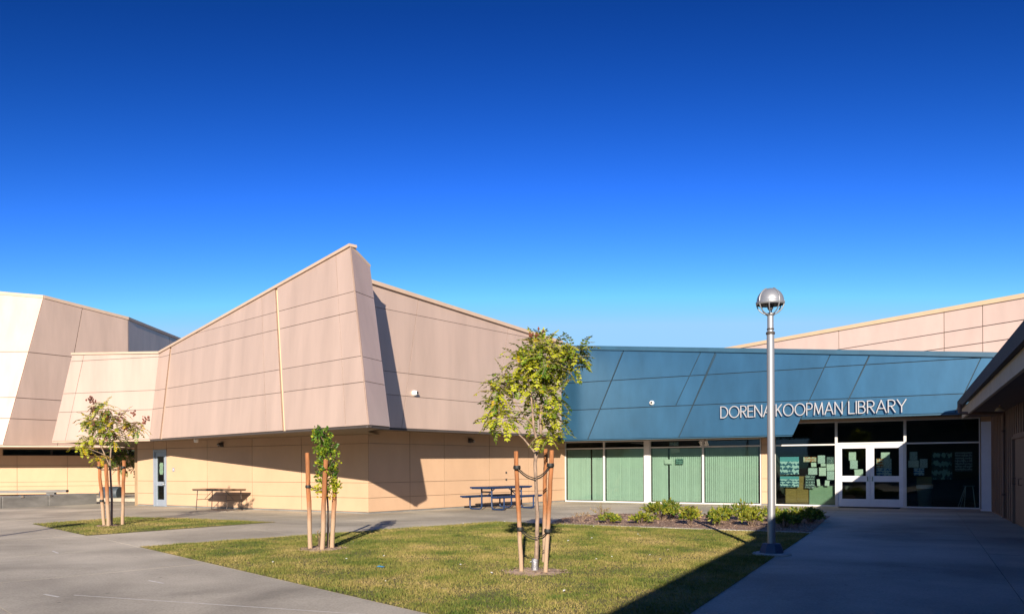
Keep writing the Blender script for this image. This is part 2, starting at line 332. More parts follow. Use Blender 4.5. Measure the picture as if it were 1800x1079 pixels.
# ------------------------------------------------------------------ ground and pavement
def ground_mesh(name, poly, dz, mname, parent=None, th=0.0):
    """sheet following the gentle rise of the court (level beyond 21 m)"""
    mb = MB(); parts = []
    for p in split(poly, (-500, 21), (500, 21)):
        parts += split(p, (-500, 0), (500, 0))
    for p in parts:
        if area(p) < 0: p = p[::-1]
        n = len(p); top = [(q[0], q[1], gz(*q) + dz) for q in p]
        if th:
            bot = [(q[0], q[1], gz(*q) + dz - th) for q in p]
            mb.add(top + bot, [tuple(range(n))] + [(n + i, n + (i + 1) % n, (i + 1) % n, i) for i in range(n)])
        else: mb.add(top, [tuple(range(n))])
    return mb.build(name, mname, parent)
g = ground_mesh('ground', [(-600, -600), (600, -600), (600, 900), (-600, 900)], -0.014, 'joint_dark'); tag(g, kind='structure')
pv = bpy.data.objects.new('pavement', None); COL.objects.link(pv); tag(pv, kind='structure')
d1 = Vector((0.677, -0.736)); d2 = Vector((0.736, 0.677)); WE = ((1.95, 8.88), (11.06, 27.28))
def visible(p):
    x, y = p
    return 3.0 < y < 47 and abs(x) < 0.70 * y + 3.0
def paving(o, ax, ay, sx, sy, n0, n1, side):
    for i in range(*n0):
        for j in range(*n1):
            c = [o + ax * (i + a) * sx + ay * (j + b_) * sy for a, b_ in ((0, 0), (1, 0), (1, 1), (0, 1))]
            for q in split([tuple(v) for v in c], *WE):
                m = cen(q); s = (WE[1][0] - WE[0][0]) * (m[1] - WE[0][1]) - (WE[1][1] - WE[0][1]) * (m[0] - WE[0][0])
                if s * side <= 0 or not any(visible(v) for v in q): continue
                ground_mesh('slab', inset(q, 0.005), random.uniform(-0.0012, 0.0012), 'concrete', pv, 0.01)
paving(Vector((-7.15, 15.59)), d1, d2, 3.3, 3.3, (-13, 10), (-7, 12), 1)
ex = Vector((0.4436, 0.8962)); ey = Vector((0.8962, -0.4436))
paving(Vector(WE[0]), ex, ey, 3.6, 3.3, (-3, 8), (0, 3), -1)

def polyline_strip(name, pts, wdt, dz, mname, parent=None, h=0.0):
    mb = MB()
    for a, b_ in zip(pts[:-1], pts[1:]):
        d = (Vector(b_) - Vector(a)).normalized(); nrm = Vector((-d.y, d.x)) * wdt / 2
        q = [Vector(a) - nrm, Vector(b_) - nrm, Vector(b_) + nrm, Vector(a) + nrm]
        vs = [(v.x, v.y, gz(v.x, v.y) + dz) for v in q]
        if h:
            vs += [(v.x, v.y, gz(v.x, v.y) + dz - h) for v in q]; mb.add(vs, [(0, 1, 2, 3), (4, 5, 1, 0), (6, 7, 3, 2), (5, 6, 2, 1), (7, 4, 0, 3)])
        else: mb.add(vs, [(0, 1, 2, 3)])
    return mb.build(name, mname, parent)
for a, b_ in (((-5.88, 10.21), (-5.58, 10.0)), ((-5.06, 11.31), (-4.74, 11.05)), ((-8.48, 15.0), (-8.17, 14.63))):
    polyline_strip('painted_mark', [a, b_], 0.035, 0.004, 'line_white', pv)
polyline_strip('painted_line', [(-5.46, 10.13), (-3.8, 9.56), (-2.24, 9.02), (-1.2, 8.66)], 0.022, 0.004, 'line_white', pv)

BIG = [(-7.15, 15.59), (0.92, 6.8), (6.45, 17.65), (0.92, 20.35), (-0.41, 21.16)]
SMALL = [(-12.53, 21.24), (-9.38, 17.91), (-6.24, 21.47), (-9.27, 23.23), (-11.4, 24.0)]
BED = [(0.92, 20.35), (6.45, 17.65), (8.92, 22.8), (5.2, 24.0), (2.76, 24.5), (1.4, 22.6)]
def inpoly(x, y, poly):
    r = np.zeros(len(x), bool); n = len(poly)
    for i in range(n):
        x0, y0 = poly[i]; x1, y1 = poly[(i + 1) % n]
        if y0 == y1: continue
        c = ((y0 > y) != (y1 > y)) & (x < (x1 - x0) * (y - y0) / (y1 - y0) + x0); r ^= c
    return r
def lawn(name, poly, dens, bare):
    o = ground_mesh(name, poly, 0.006, 'soil'); tag(o, kind='structure')
    P = np.array(poly); lo = P.min(0); hi = P.max(0); n = int(dens * (hi - lo).prod())
    x = rng.uniform(lo[0], hi[0], n); y = rng.uniform(lo[1], hi[1], n); k = inpoly(x, y, poly)
    for bx, by, br in bare:
        k &= ~((np.hypot(x - bx, (y - by)) < br * (0.75 + 0.5 * rng.random(n))) & (rng.random(n) < 0.93))
    # uneven, slightly overgrown border and bare flecks
    f = np.sin(x * 3.1 + np.sin(y * 2.3)) * np.sin(y * 2.7 + np.sin(x * 1.9)); k &= rng.random(n) < 0.80 + 0.2 * f
    x = x[k]; y = y[k]; n = len(x); f = f[k]
    tuft = np.clip(np.sin(x * 5.3 + 2 * np.sin(y * 4.1)) * np.sin(y * 6.1 + 2 * np.sin(x * 3.7)), 0, 1) ** 2
    h = rng.uniform(0.014, 0.036, n) * (1 + 0.25 * f + 0.7 * tuft); an = rng.uniform(0, 2 * np.pi, n); wd_ = rng.uniform(0.003, 0.0065, n)
    z = np.clip(0.012 * y, 0, FZ) + 0.005; lx = rng.normal(0, 0.016, n); ly = rng.normal(0, 0.016, n)
    V = np.zeros((n, 3, 3)); V[:, 0] = np.c_[x - np.cos(an) * wd_, y - np.sin(an) * wd_, z]; V[:, 1] = np.c_[x + np.cos(an) * wd_, y + np.sin(an) * wd_, z]
    V[:, 2] = np.c_[x + lx, y + ly, z + h]
    me = bpy.data.meshes.new('grass'); me.vertices.add(3 * n); me.vertices.foreach_set('co', V.ravel()); me.loops.add(3 * n); me.loops.foreach_set('vertex_index', np.arange(3 * n, dtype=np.int32))
    me.polygons.add(n); me.polygons.foreach_set('loop_start', np.arange(0, 3 * n, 3, dtype=np.int32)); me.update(calc_edges=True)
    a = me.attributes.new('shade', 'FLOAT', 'POINT'); a.data.foreach_set('value', np.repeat(rng.random(n) - 0.35 * tuft + 0.12, 3).astype(np.float32))
    me.materials.append(MATS['grass']); go = bpy.data.objects.new('grass', me); COL.objects.link(go); return go
gr = lawn('lawn', BIG, 3400, [(0.33, 11.95, 0.45), (-3.55, 15.05, 0.42)]); tag(gr, 'short yellowing turf of the large lawn in front of the library', 'grass', kind='stuff')
gr = lawn('lawn', SMALL, 1800, [(-10.2, 20.5, 0.3)]); tag(gr, 'short green turf of the small lawn by the left sapling', 'grass', kind='stuff')
for i_, (bx, by, br) in enumerate(((0.33, 11.95, 0.42), (-3.55, 15.05, 0.40), (-10.2, 20.5, 0.26))):
    mb = MB(); ring = [(bx + br * (0.8 + 0.35 * random.random()) * math.cos(a), by + br * (0.8 + 0.35 * random.random()) * math.sin(a)) for a in np.linspace(0, 2 * math.pi, 22)[:-1]]
    mb.add([(x, y, gz(x, y) + 0.008) for x, y in ring] + [(bx, by, gz(bx, by) + 0.03)], [(k, (k + 1) % 21, 21) for k in range(21)], 0, True); o = mb.build('bare_soil', 'bare_soil'); tag(o, kind='structure')
    mb = MB()
    for _ in range(260):
        a = random.uniform(0, 6.3); r_ = br * 1.25 * random.random() ** .5; x = bx + r_ * math.cos(a); y = by + r_ * math.sin(a); l = random.uniform(.008, .03); c = Vector((x, y, gz(x, y) + .02 + .012 * (1 - r_ / br))); t_ = Vector((math.cos(a * 7), math.sin(a * 7), random.uniform(-.2, .4))); s_ = t_.cross(Vector((0, 0, 1))).normalized() * l * .4
        mb.add([c - t_ * l - s_, c + t_ * l - s_, c + t_ * l + s_, c - t_ * l + s_], [(0, 1, 2, 3)])
    o = mb.build('bark_chips', 'chip'); tag(o, ('loose bark chips round the foot of the tallest tree', 'loose bark chips round the foot of the narrow sapling', 'loose bark chips round the foot of the left sapling')[i_], 'bark chips', kind='stuff')
mb = MB()
for _ in range(420):
    x = random.uniform(-7, 6.4); y = random.uniform(7, 21)
    if not inpoly(np.array([x]), np.array([y]), BIG)[0]: continue
    a = random.uniform(0, 6.3); l = random.uniform(.012, .035); c = Vector((x, y, gz(x, y) + .032)); t_ = Vector((math.cos(a), math.sin(a), random.uniform(-.3, .3))); s_ = t_.cross(Vector((0, 0, 1))).normalized() * l * .5
    mb.add([c - t_ * l, c + s_, c + t_ * l, c - s_ + Vector((0, 0, .008))], [(0, 1, 2), (0, 2, 3)], random.choice((0, 0, 0, 0, 0, 1)))
o = mb.build('fallen_leaves', ['leaf_dry', 'litter_white']); tag(o, 'small dry leaves and scraps scattered over the large lawn', 'leaves', kind='stuff')
# planting bed: mulch, chips, mowing strip
bed = ground_mesh('planting_bed', BED, 0.009, 'mulch'); tag(bed, kind='structure')
polyline_strip('mowing_strip', [(0.86, 20.42), (6.5, 17.66)], 0.12, 0.022, 'kerb', bed, 0.05)
mb = MB(); P = np.array(BED); lo = P.min(0); hi = P.max(0); x = rng.uniform(lo[0], hi[0], 9000); y = rng.uniform(lo[1], hi[1], 9000); k = inpoly(x, y, BED)
for a, b_ in zip(x[k], y[k]):
    an = random.uniform(0, 6.3); l = random.uniform(0.015, 0.05); w_ = random.uniform(0.006, 0.014); t = Vector((math.cos(an), math.sin(an), random.uniform(-.3, .5))).normalized(); s_ = t.cross(Vector((0, 0, 1))).normalized()
    c = Vector((a, b_, gz(a, b_) + 0.016)); mb.add([c - t * l - s_ * w_, c + t * l - s_ * w_, c + t * l + s_ * w_, c - t * l + s_ * w_], [(0, 1, 2, 3)])
o = mb.build('wood_chips', 'chip'); tag(o, 'loose brown wood chips covering the planting bed', 'wood chips', kind='stuff')

# ------------------------------------------------------------------ classroom building (tan, folded upper facade)
D0 = Vector((-14.51, 31.51, FZ)); D1 = Vector((-4.43, 25.12, FZ)); D2 = Vector((1.95, 32.91, FZ))
cb = thing('classroom_building', 'tan school building with pink beige folded metal upper storey and pointed prow', 'building', D1)
TANROWS = (0.485, 0.955, 2.18)
def hcut(t, cond=None): return ((-100, t), (100, t), cond) if cond else ((-100, t), (100, t))
def vcut(s): return ((s, -100), (s, 100))
LDOOR = 1.03, 1.83            # door opening along the door wall
fd = Face(D0, D1 - D0); LD = (D1 - D0).length
ddx = [0.85, 2.35, 4.7, 7.05, 9.4]
fl = facade(cb, fd, [(0, 0.05), (LDOOR[0], 0.05), (LDOOR[0], 2.5), (0, 2.5)], [hcut(t) for t in TANROWS], 'wall_tan', 'wall_back', 'wall_panel', 0.014, 0.02, 'wall')
fl2 = facade(cb, fd, [(LDOOR[1], 0.05), (LD, 0.05), (LD, 2.5), (LDOOR[1], 2.5)], [hcut(t) for t in TANROWS] + [vcut(s) for s in (4.2, 6.6, 9.0)], 'wall_tan', 'wall_back', 'wall_panel', 0.014, 0.02, 'wall')
fl3 = facade(cb, fd, [(LDOOR[0], 2.14), (LDOOR[1], 2.14), (LDOOR[1], 2.5), (LDOOR[0], 2.5)], [], 'wall_tan', 'wall_back', 'wall_panel', 0.014, 0.02, 'wall')
fr_ = Face(D1, D2 - D1); LR = (D2 - D1).length
facade(cb, fr_, [(0.0, 0.05), (LR + 0.35, 0.05), (LR + 0.35, 2.75), (0.0, 2.75)], [hcut(t) for t in TANROWS] + [vcut(s) for s in (1.75, 3.35, 5.7, 8.0)], 'wall_tan', 'wall_back', 'wall_panel', 0.014, 0.02, 'wall')
# concrete footing line under the walls
mb = MB(); slab(mb, fd, [(0, -0.1), (LDOOR[0], -0.1), (LDOOR[0], 0.045), (0, 0.045)], -0.2, -0.012, 0); slab(mb, fd, [(LDOOR[1], -0.1), (LD - 0.02, -0.1), (LD - 0.02, 0.045), (LDOOR[1], 0.045)], -0.2, -0.012, 0)
slab(mb, fr_, [(0.02, -0.1), (LR + 0.3, -0.1), (LR + 0.3, 0.045), (0.02, 0.045)], -0.2, -0.013, 0); mb.build('footing', 'concrete_grey', cb, True)
# return wall at the left end (hidden side)
beam('wall', D0 + Vector((-0.1, 0.2, 1.3)), D0 + Vector((-0.1, 14, 1.3)), (0.2, 2.6), 'wall_back', cb)
# single door
dr = MB(); 
def bar(mb, F, s0, s1, t0, t1, o0, o1, mi=0): slab(mb, F, [(s0, t0), (s1, t0), (s1, t1), (s0, t1)], o0, o1, 0.003, mi)
def framed(mb, F, s0, s1, t0, t1, wdt, o0, o1, top=None, bot=None):
    top = wdt if top is None else top; bot = wdt if bot is None else bot
    bar(mb, F, s0, s0 + wdt, t0, t1, o0, o1); bar(mb, F, s1 - wdt, s1, t0, t1, o0, o1)
    bar(mb, F, s0 + wdt, s1 - wdt, t1 - top, t1, o0, o1 - 0.001); bar(mb, F, s0 + wdt, s1 - wdt, t0, t0 + bot, o0, o1 - 0.001)
m = MB(); framed(m, fd, LDOOR[0], LDOOR[1], 0, 2.14, 0.07, -0.12, 0.02, 0.09, 0.012); door = m.build('door', 'frame_grey', cb, True)
m = MB(); a, b_ = LDOOR[0] + 0.073, LDOOR[1] - 0.073
framed(m, fd, a, b_, 0.015, 2.046, 0.12, -0.07, -0.02, 0.16, 0.24); bar(m, fd, a + 0.12, b_ - 0.12, 0.78, 0.93, -0.07, -0.021)
m.build('door_leaf', 'frame_grey', door, True)
for t0, t1 in ((0.255, 0.78), (0.93, 1.886)):
    m = MB(); bar(m, fd, a + 0.12, b_ - 0.12, t0, t1, -0.05, -0.04); m.build('pane', 'glass_dark', door, True)
m = MB(); bar(m, fd, b_ - 0.10, b_ - 0.02, 0.76, 1.0, -0.02, 0.0); m.tube([fd.at(b_ - 0.06, 0.84, 0.0), fd.at(b_ - 0.06, 0.84, 0.05), fd.at(b_ - 0.16, 0.84, 0.05)], 0.012); m.build('door_handle', 'steel', door, True)
m = MB(); m.box(fd.at((a + b_) / 2, 1.0, -0.7), (0.9, 0.05, 2.3), fd.u, fd.n, fd.w); m.build('lobby_wall', 'interior', cb, True)
m = MB(); m.add([fd.at((a + b_) / 2 + q[0] * 0.13, 1.42 + q[1] * 0.22, -0.055) for q in ((-.7, -1), (.6, -1), (.9, -.6), (.8, .1), (.95, .5), (.8, 1), (-.5, 1.05), (-.9, .7), (-.75, .1), (-1, -.4))], [tuple(range(10))])
o = m.build('window_notice', 'paper_white'); tag(o, 'white cut paper decoration behind the glass of the single grey door', 'notice')
m = MB(); bar(m, fd, 2.2, 2.32, 1.32, 1.45, 0.003, 0.02); o = m.build('room_sign', 'frame_grey'); m2 = MB(); bar(m2, fd, 2.235, 2.285, 1.36, 1.41, 0.021, 0.024); m2.build('symbol', 'frame_white', o); tag(o, 'small square grey room sign beside the single grey door', 'sign')
# upper faces
J = Vector((-12.82, 28.78, 2.71)); C = Vector((-3.44, 19.60, 2.71)); N2 = Vector((-3.08, 20.60, 2.71)); LL = Vector((-17.0, 30.06, 2.71))
fM = Face(J, C - J, (0.0558, 0.0570, 0.9968)); fL = Face(LL, J - LL, (0.0092, 0.0300, 0.9995)); fN = Face(C, N2 - C, (-0.1995, 0.0713, 0.9773))
RP = Vector((-3.14, 24.22, 2.84)); fR = Face(RP, (0.6203, 0.7844, 0))
LEV = (1.075, 1.73, 2.90, 3.42)
Mp = [(0, 0), (13.12, 0), (11.84, 4.67), (0.27, 3.09)]
def mtop(s): return 3.09 + (s - 0.27) * (4.67 - 3.09) / (11.84 - 0.27)
# the long face in three fields separated by two reveal strips
strips = [((0.93, 0), (1.22, 3.22)), ((9.16, 0), (8.19, 4.17))]; hw = 0.065
def soff(st, k): return [(st[0][0] + k, st[0][1]), (st[1][0] + k, st[1][1])]
def field(l, r): return [l[0], r[0], r[1], l[1]]
l0 = [(0, 0), (0.27, 3.09)]; r3 = [(13.12, 0), (11.84, 4.67)]
for i_, (l, r, cuts) in enumerate(((l0, soff(strips[0], -hw), []), (soff(strips[0], hw), soff(strips[1], -hw), [((7.39, 4.01), (8.19, 0.06))]), (soff(strips[1], hw), r3, [((11.21, 4.44), (12.15, -0.06))]))):
    rb = r if i_ < 2 else [(12.72, 0), (11.44, 4.61)]
    facade(cb, fM, field(l, r), [hcut(t) for t in LEV] + cuts, 'cladding', 'cladding_back', 'cladding_panel', 0.013, 0.035, 'upper_facade', back_poly=field(l, rb))
for st in strips:
    m = MB(); slab(m, fM, field(soff(st, -hw), soff(st, hw)), -0.2, -0.05, 0); m.build('reveal_strip', 'reveal_cream', cb, True)
facade(cb, fL, [(0, 0), (4.375, 0), (4.73, 3.08), (0.87, 3.21)], [hcut(t) for t in (1.06, 1.74, 2.92)] + [((0.62, 0), (1.42, 3.2))], 'cladding', 'cladding_back', 'cladding_panel', 0.013, 0.035, 'upper_facade')
facade(cb, fN, [(0, 0), (1.063, 0), (1.73, 4.42), (0.87, 4.76)], [hcut(t) for t in (1.11, 1.75, 3.48)], 'cladding', 'cladding_back', 'cladding_panel', 0.013, 0.035, 'upper_facade', thick=0.06, back_poly=[(0.13, 0), (1.063, 0), (1.73, 4.42), (1.0, 4.70)])
Rtop = lambda s: 4.12 - 0.0668 * (s + 1.3)
facade(cb, fR, [(-1.55, 0), (8.08, 0), (8.08, Rtop(8.08)), (-1.55, Rtop(-1.55))], [hcut(t) for t in (0.96, 1.635, 3.43)] + [((-0.19, 0), (0.53, 3.89)), ((4.03, 0), (4.91, 3.65))], 'cladding', 'cladding_back', 'cladding_panel', 0.013, 0.035, 'upper_facade', thick=0.12)
A = fM.at(11.84, 4.67); Jt = fM.at(0.27, 3.09); N2t = fN.at(1.73, 4.42); Lt = fL.at(0.87, 3.21)
R0 = fR.at(-1.55, 0); R0t = fR.at(-1.55, Rtop(-1.55)); R1 = fR.at(8.08, 0); R1t = fR.at(8.08, Rtop(8.08))
# hidden side of the prow, end return of the right face, left return
sheet('side_wall', [N2 + Vector((-.05, 0, 0)), R0, R0t, N2t + Vector((-.05, 0, 0))], 'cladding', cb)
m = MB(); LLb = LL + Vector((-1.6, 6, 0)); sheet('side_wall', [LLb, LL + Vector((0, .1, 0)), Lt + Vector((0, .1, 0)), LLb + Vector((0.8, 0, 3.2))], 'cladding', cb)
for nm, a, b_ in (('coping', Lt, Jt), ('coping', Jt, A)):
    d = (b_ - a).normalized(); beam(nm, a - d * 0.02, b_ + d * 0.02, (0.24, 0.075), 'trim_tan', cb, off=fM.n * -0.07 + Vector((0, 0, -0.01)) if a is Jt else fL.n * -0.07 + Vector((0, 0, -0.01)))
beam('coping', A.lerp(N2t, 0.10), N2t, (0.16, 0.07), 'trim_tan', cb, off=fN.n * -0.06 + Vector((0, 0, -0.01)))
beam('coping', R0t, R1t, (0.26, 0.11), 'trim_tan', cb, off=fR.n * -0.05 + Vector((0, 0, -0.01)))
# drip edges below the panels
beam('drip_edge', J, C, (0.06, 0.05), 'dark_trim', cb, off=fM.n * -0.05 + Vector((0, 0, -0.027)))
beam('drip_edge', LL, J, (0.06, 0.05), 'trim_tan', cb, off=fL.n * -0.05 + Vector((0, 0, -0.027)))
beam('drip_edge', C, N2, (0.06, 0.05), 'dark_trim', cb, off=fN.n * -0.05 + Vector((0, 0, -0.027)))
beam('drip_edge', R0, R1, (0.06, 0.06), 'dark_trim', cb, off=fR.n * -0.05 + Vector((0, 0, -0.032)))
# soffits
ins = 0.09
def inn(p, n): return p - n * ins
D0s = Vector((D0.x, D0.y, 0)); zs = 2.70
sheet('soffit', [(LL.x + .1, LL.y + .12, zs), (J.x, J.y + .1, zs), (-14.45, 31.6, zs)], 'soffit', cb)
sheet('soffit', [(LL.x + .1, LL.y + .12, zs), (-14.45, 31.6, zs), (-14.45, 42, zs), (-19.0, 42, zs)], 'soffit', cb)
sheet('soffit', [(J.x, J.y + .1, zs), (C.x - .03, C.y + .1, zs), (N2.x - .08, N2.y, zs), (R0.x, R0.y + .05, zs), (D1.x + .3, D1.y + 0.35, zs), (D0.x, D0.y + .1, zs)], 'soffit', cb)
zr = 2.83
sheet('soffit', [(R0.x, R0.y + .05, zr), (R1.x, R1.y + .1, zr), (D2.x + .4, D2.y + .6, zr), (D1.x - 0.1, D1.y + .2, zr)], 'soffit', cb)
# small step between the two soffit heights and roof
sheet('roof', [(Lt.x, Lt.y + .2, 5.6), (Jt.x, Jt.y + .2, 5.6), (A.x - .3, A.y + .6, 5.6), (R0t.x - .3, R0t.y + .3, 5.6), (R1t.x - .3, R1t.y + .4, 5.6), (6, 48, 5.6), (-18, 48, 5.6)], 'roof_grey', cb)
sheet('rear_wall', [(6, 48, 0.2), (-18, 48, 0.2), (-18, 48, 5.6), (6, 48, 5.6)], 'cladding_back', cb)

def wall_light(p, F, label):
    t = thing('wall_light', label, 'light', p)
    m = MB(); m.box((0, 0, 0), (0.13, 0.05, 0.16), F.u, F.n, F.w); m.build('back_plate', 'dark_trim', t)
    m = MB(); c = F.n * 0.09; m.tube([F.n * 0.02, c, c + F.n * 0.07 + Vector((0, 0, -0.03))], [0.05, 0.065, 0.06], 10); m.build('lamp_body', 'dark_trim', t)
    m = MB(); m.lathe([(0.0, 0.05), (0.03, 0.035), (0.045, 0)], c + F.n * 0.085 + Vector((0, 0, -0.05)) + F.u * 0.03, 10); m.build('lens', 'frame_white', t)
wall_light(fd.at(5.05, 2.27, 0.03), fd, 'small dark wall light under the long soffit between door and sapling')
wall_light(fr_.at(4.62, 2.36, 0.03), fr_, 'small dark wall light above the blue picnic table')
m = MB(); m.lathe([(0, -0.12), (0.07, -0.11), (0.085, -0.03), (0.085, 0.0)], (-11.0, 28.35, zs - 0.005), 14); o = m.build('soffit_light', 'camera_white'); tag(o, 'white round light fixed under the soffit right of the single door', 'light')
m = MB()
for dz in (0, -0.26): bar(m, fr_, 6.6, 6.67, 1.18 + dz, 1.25 + dz, 0.004, 0.03)
o = m.build('wall_outlet', 'dark_trim'); tag(o, 'pair of small dark outlet boxes on the tan wall behind the tallest tree', 'outlet')

def dome_camera(p, F, label):
    t = thing('security_camera', label, 'camera', p)
    m = MB(); m.tube([F.n * 0.0, F.n * 0.06], [0.085, 0.08], 16); m.build('mount', 'camera_white', t)
    c = F.n * 0.06; m = MB(); prof = [(0.078 * math.cos(a), 0.078 * math.sin(a)) for a in np.linspace(0, math.pi / 2, 6)]
    vs = []; n = 14
    for r, h in prof:
        for j in range(n): an = 2 * math.pi * j / n; vs.append(c + F.u * r * math.cos(an) + F.w * r * math.sin(an) + F.n * h)
    m.add(vs, [(i * n + j, i * n + (j + 1) % n, (i + 1) * n + (j + 1) % n, (i + 1) * n + j) for i in range(5) for j in range(n)], 0, True); m.build('housing', 'camera_white', t)
    m = MB(); q = c + F.n * 0.06 + F.u * 0.02 + F.w * 0.005; m.tube([q, q + F.n * 0.025], [0.042, 0.036], 12); m.build('lens', 'black', t)
dome_camera(fR.at(0.32, 1.07, 0.002), fR, 'white dome security camera on the pink beige panels near the prow shadow')

# ------------------------------------------------------------------ library
W0 = Vector((2.24, 33.14, FZ)); wu = Vector((0.87117, -0.49099, 0)); fW = Face(W0, wu)
lib = thing('library_building', 'library with slanted blue metal fascia above a glazed shopfront and white double doors', 'building', fW.at(7.5, 0))
fB = Face(W0 + fW.n * 1.6 - Vector((0, 0, FZ)), wu)
SL = 0.452
def slant(s, t): return ((s, t), (s + SL, t + 1.0))
Bt = lambda s: 6.12 - 0.0915 * (s - 1.66)
B1 = [(0.35, 2.69), (9.15, 2.69), (9.15 + (Bt(9.9) - 2.69) * SL, Bt(10.6)), (0.35, Bt(0.35))]
xs = lambda t: 9.15 + (t - 2.69) * SL
t_ = 5.325; B1 = [(0.35, 2.69), (9.15, 2.69), (xs(t_), t_), (0.35, Bt(0.35))]
B2 = [(xs(3.26), 3.26), (15.6, 3.26), (15.6, Bt(15.6)), (xs(t_), t_)]
bc = [hcut(4.885), hcut(3.835), slant(1.64, 2.69), slant(5.2, 2.69)]
facade(lib, fB, B1, bc + [slant(5.1 - .52, 2.69)][:0] + [((6.03, 5.72), (5.1, 3.85), lambda s, t: t > 3.84 and s > 3.2)], 'blue_panel', 'blue_back', 'fascia_panel', 0.026, 0.035, 'fascia', thick=0.08, back_poly=[(0.35, 2.72), (9.04, 2.72), (xs(3.27) - .004, 3.27), (xs(t_) - .004, t_), (0.35, Bt(0.35))])
facade(lib, fB, B2, [hcut(4.90), hcut(3.84), slant(10.64, 3.28), ((14.64, 4.97), (14.35, 4.29))], 'blue_panel', 'blue_back', 'fascia_panel', 0.026, 0.035, 'fascia')
# lapped battens over the main slanted joints
for (a, b_) in (((1.64, 2.69), (3.07, 5.90)), ((5.2, 2.69), (6.57, 5.60)), ((10.64, 3.28), (11.52, 5.17))):
    m = MB(); slab(m, fB, [(a[0] - .02, a[1] + .005), (a[0] + .015, a[1] + .005), (b_[0] + .015, b_[1]), (b_[0] - .02, b_[1])], -0.03, 0.014, 0.003); m.build('joint_cover', 'blue_back', lib, True)
beam('coping', fB.at(0.3, Bt(0.3)), fB.at(15.6, Bt(15.6)), (0.30, 0.15), 'blue_trim', lib, off=fB.n * -0.08 + Vector((0, 0, 0.06)))
m = MB(); slab(m, fB, [(0.35, 2.655), (9.10, 2.655), (9.12, 2.687), (0.35, 2.687)], -0.1, -0.004, 0.002); slab(m, fB, [(9.42, 3.21), (15.6, 3.21), (15.6, 3.257), (9.40, 3.257)], -0.1, -0.006, 0.002); m.build('drip_edge', 'blue_trim', lib, True)
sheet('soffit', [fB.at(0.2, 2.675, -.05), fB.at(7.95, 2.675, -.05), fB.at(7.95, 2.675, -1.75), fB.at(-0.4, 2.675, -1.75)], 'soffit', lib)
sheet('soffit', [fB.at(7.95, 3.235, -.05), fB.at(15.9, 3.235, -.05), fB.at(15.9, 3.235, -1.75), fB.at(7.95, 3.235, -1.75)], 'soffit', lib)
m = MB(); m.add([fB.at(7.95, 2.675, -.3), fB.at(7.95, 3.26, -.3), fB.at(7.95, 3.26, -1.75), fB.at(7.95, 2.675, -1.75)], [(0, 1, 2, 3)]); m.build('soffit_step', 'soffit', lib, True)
sheet('roof', [fB.at(0.3, 4.95, -.2), fB.at(15.6, 4.95, -.2), fB.at(15.6, 4.95, -11), fB.at(0.3, 4.95, -11)], 'roof_grey', lib)
# tan wall piers between the glazing
for s0, s1, tp in ((-0.45, -0.09, 2.43), (7.745, 8.21, 2.43), (14.60, 15.75, 2.98)):
    facade(lib, fW, [(s0, 0.05), (s1, 0.05), (s1, tp), (s0, tp)], [hcut(t) for t in TANROWS], 'wall_tan', 'wall_back', 'wall_panel', 0.014, 0.02, 'pier')
m = MB(); slab(m, fW, [(7.75, -0.05), (8.2, -0.05), (8.2, 0.046), (7.75, 0.046)], -0.15, -0.01, 0); m.build('footing', 'concrete_grey', lib, True)
m = MB(); slab(m, fW, [(8.26, 2.93), (14.6, 2.93), (14.6, 3.0), (8.26, 3.0)], -0.08, 0.03, 0.003); m.build('header', 'trim_tan', lib, True)
# glazing: bays (s0, s1, top)
def bay(s0, s1, top, frame='frame_white', transom=2.14):
    w_ = MB(); framed(w_, fW, s0, s1, 0.0, top, 0.032, -0.09, 0.02, 0.035, 0.05)
    bar(w_, fW, s0 + .032, s1 - .032, transom - .025, transom + .025, -0.09, 0.018)
    wn = w_.build('window', frame, lib, True)
    for t0, t1 in ((0.05, transom - .025), (transom + .025, top - .035)):
        p = MB(); bar(p, fW, s0 + .032, s1 - .032, t0, t1, -0.045, -0.035); p.build('pane', 'glass', wn, True)
    return wn
for s0, s1 in ((-0.085, 1.625), (1.63, 3.33), (3.54, 5.615), (5.62, 7.74)): bay(s0, s1, 2.42)
m = MB(); bar(m, fW, 3.335, 3.535, 0, 2.42, -0.1, 0.035); m.build('mullion_post', 'frame_white', lib, True)
bay(8.215, 10.275, 2.93, transom=2.14); bay(12.435, 14.59, 2.93, transom=2.14)
m = MB(); framed(m, fW, 10.28, 12.43, 2.14, 2.93, 0.045, -0.09, 0.02, 0.04, 0.06); wn = m.build('window', 'frame_white', lib, True)
m = MB(); bar(m, fW, 10.325, 12.385, 2.2, 2.89, -0.045, -0.035); m.build('pane', 'glass', wn, True)
for a_ in (10.28, 12.375):
    m = MB(); bar(m, fW, a_, a_ + .055, 0, 2.139, -0.09, 0.02); m.build('door_jamb', 'frame_white', lib, True)
for s0, s1, hs_ in ((10.34, 11.352, 1), (11.358, 12.37, -1)):
    m = MB(); framed(m, fW, s0, s1, 0.015, 2.13, 0.125, -0.05, 0.0, 0.13, 0.26); bar(m, fW, s0 + .125, s1 - .125, 0.86, 1.06, -0.05, -0.001); dl = m.build('door', 'door_white', lib, True)
    for t0, t1 in ((0.275, 0.86), (1.06, 2.0)):
        p = MB(); bar(p, fW, s0 + .125, s1 - .125, t0, t1, -0.03, -0.02); p.build('pane', 'glass', dl, True)
    hc = s1 - 0.07 if hs_ > 0 else s0 + 0.07
    p = MB(); bar(p, fW, hc - .045, hc + .045, 0.87, 1.06, 0.0, 0.012); p.build('handle_plate', 'steel', dl, True)
    p = MB(); p.tube([fW.at(hc, 0.90, 0.012), fW.at(hc, 0.90, 0.05), fW.at(hc, 1.03, 0.05), fW.at(hc, 1.03, 0.012)], 0.01); p.build('door_handle', 'dark_trim', dl, True)
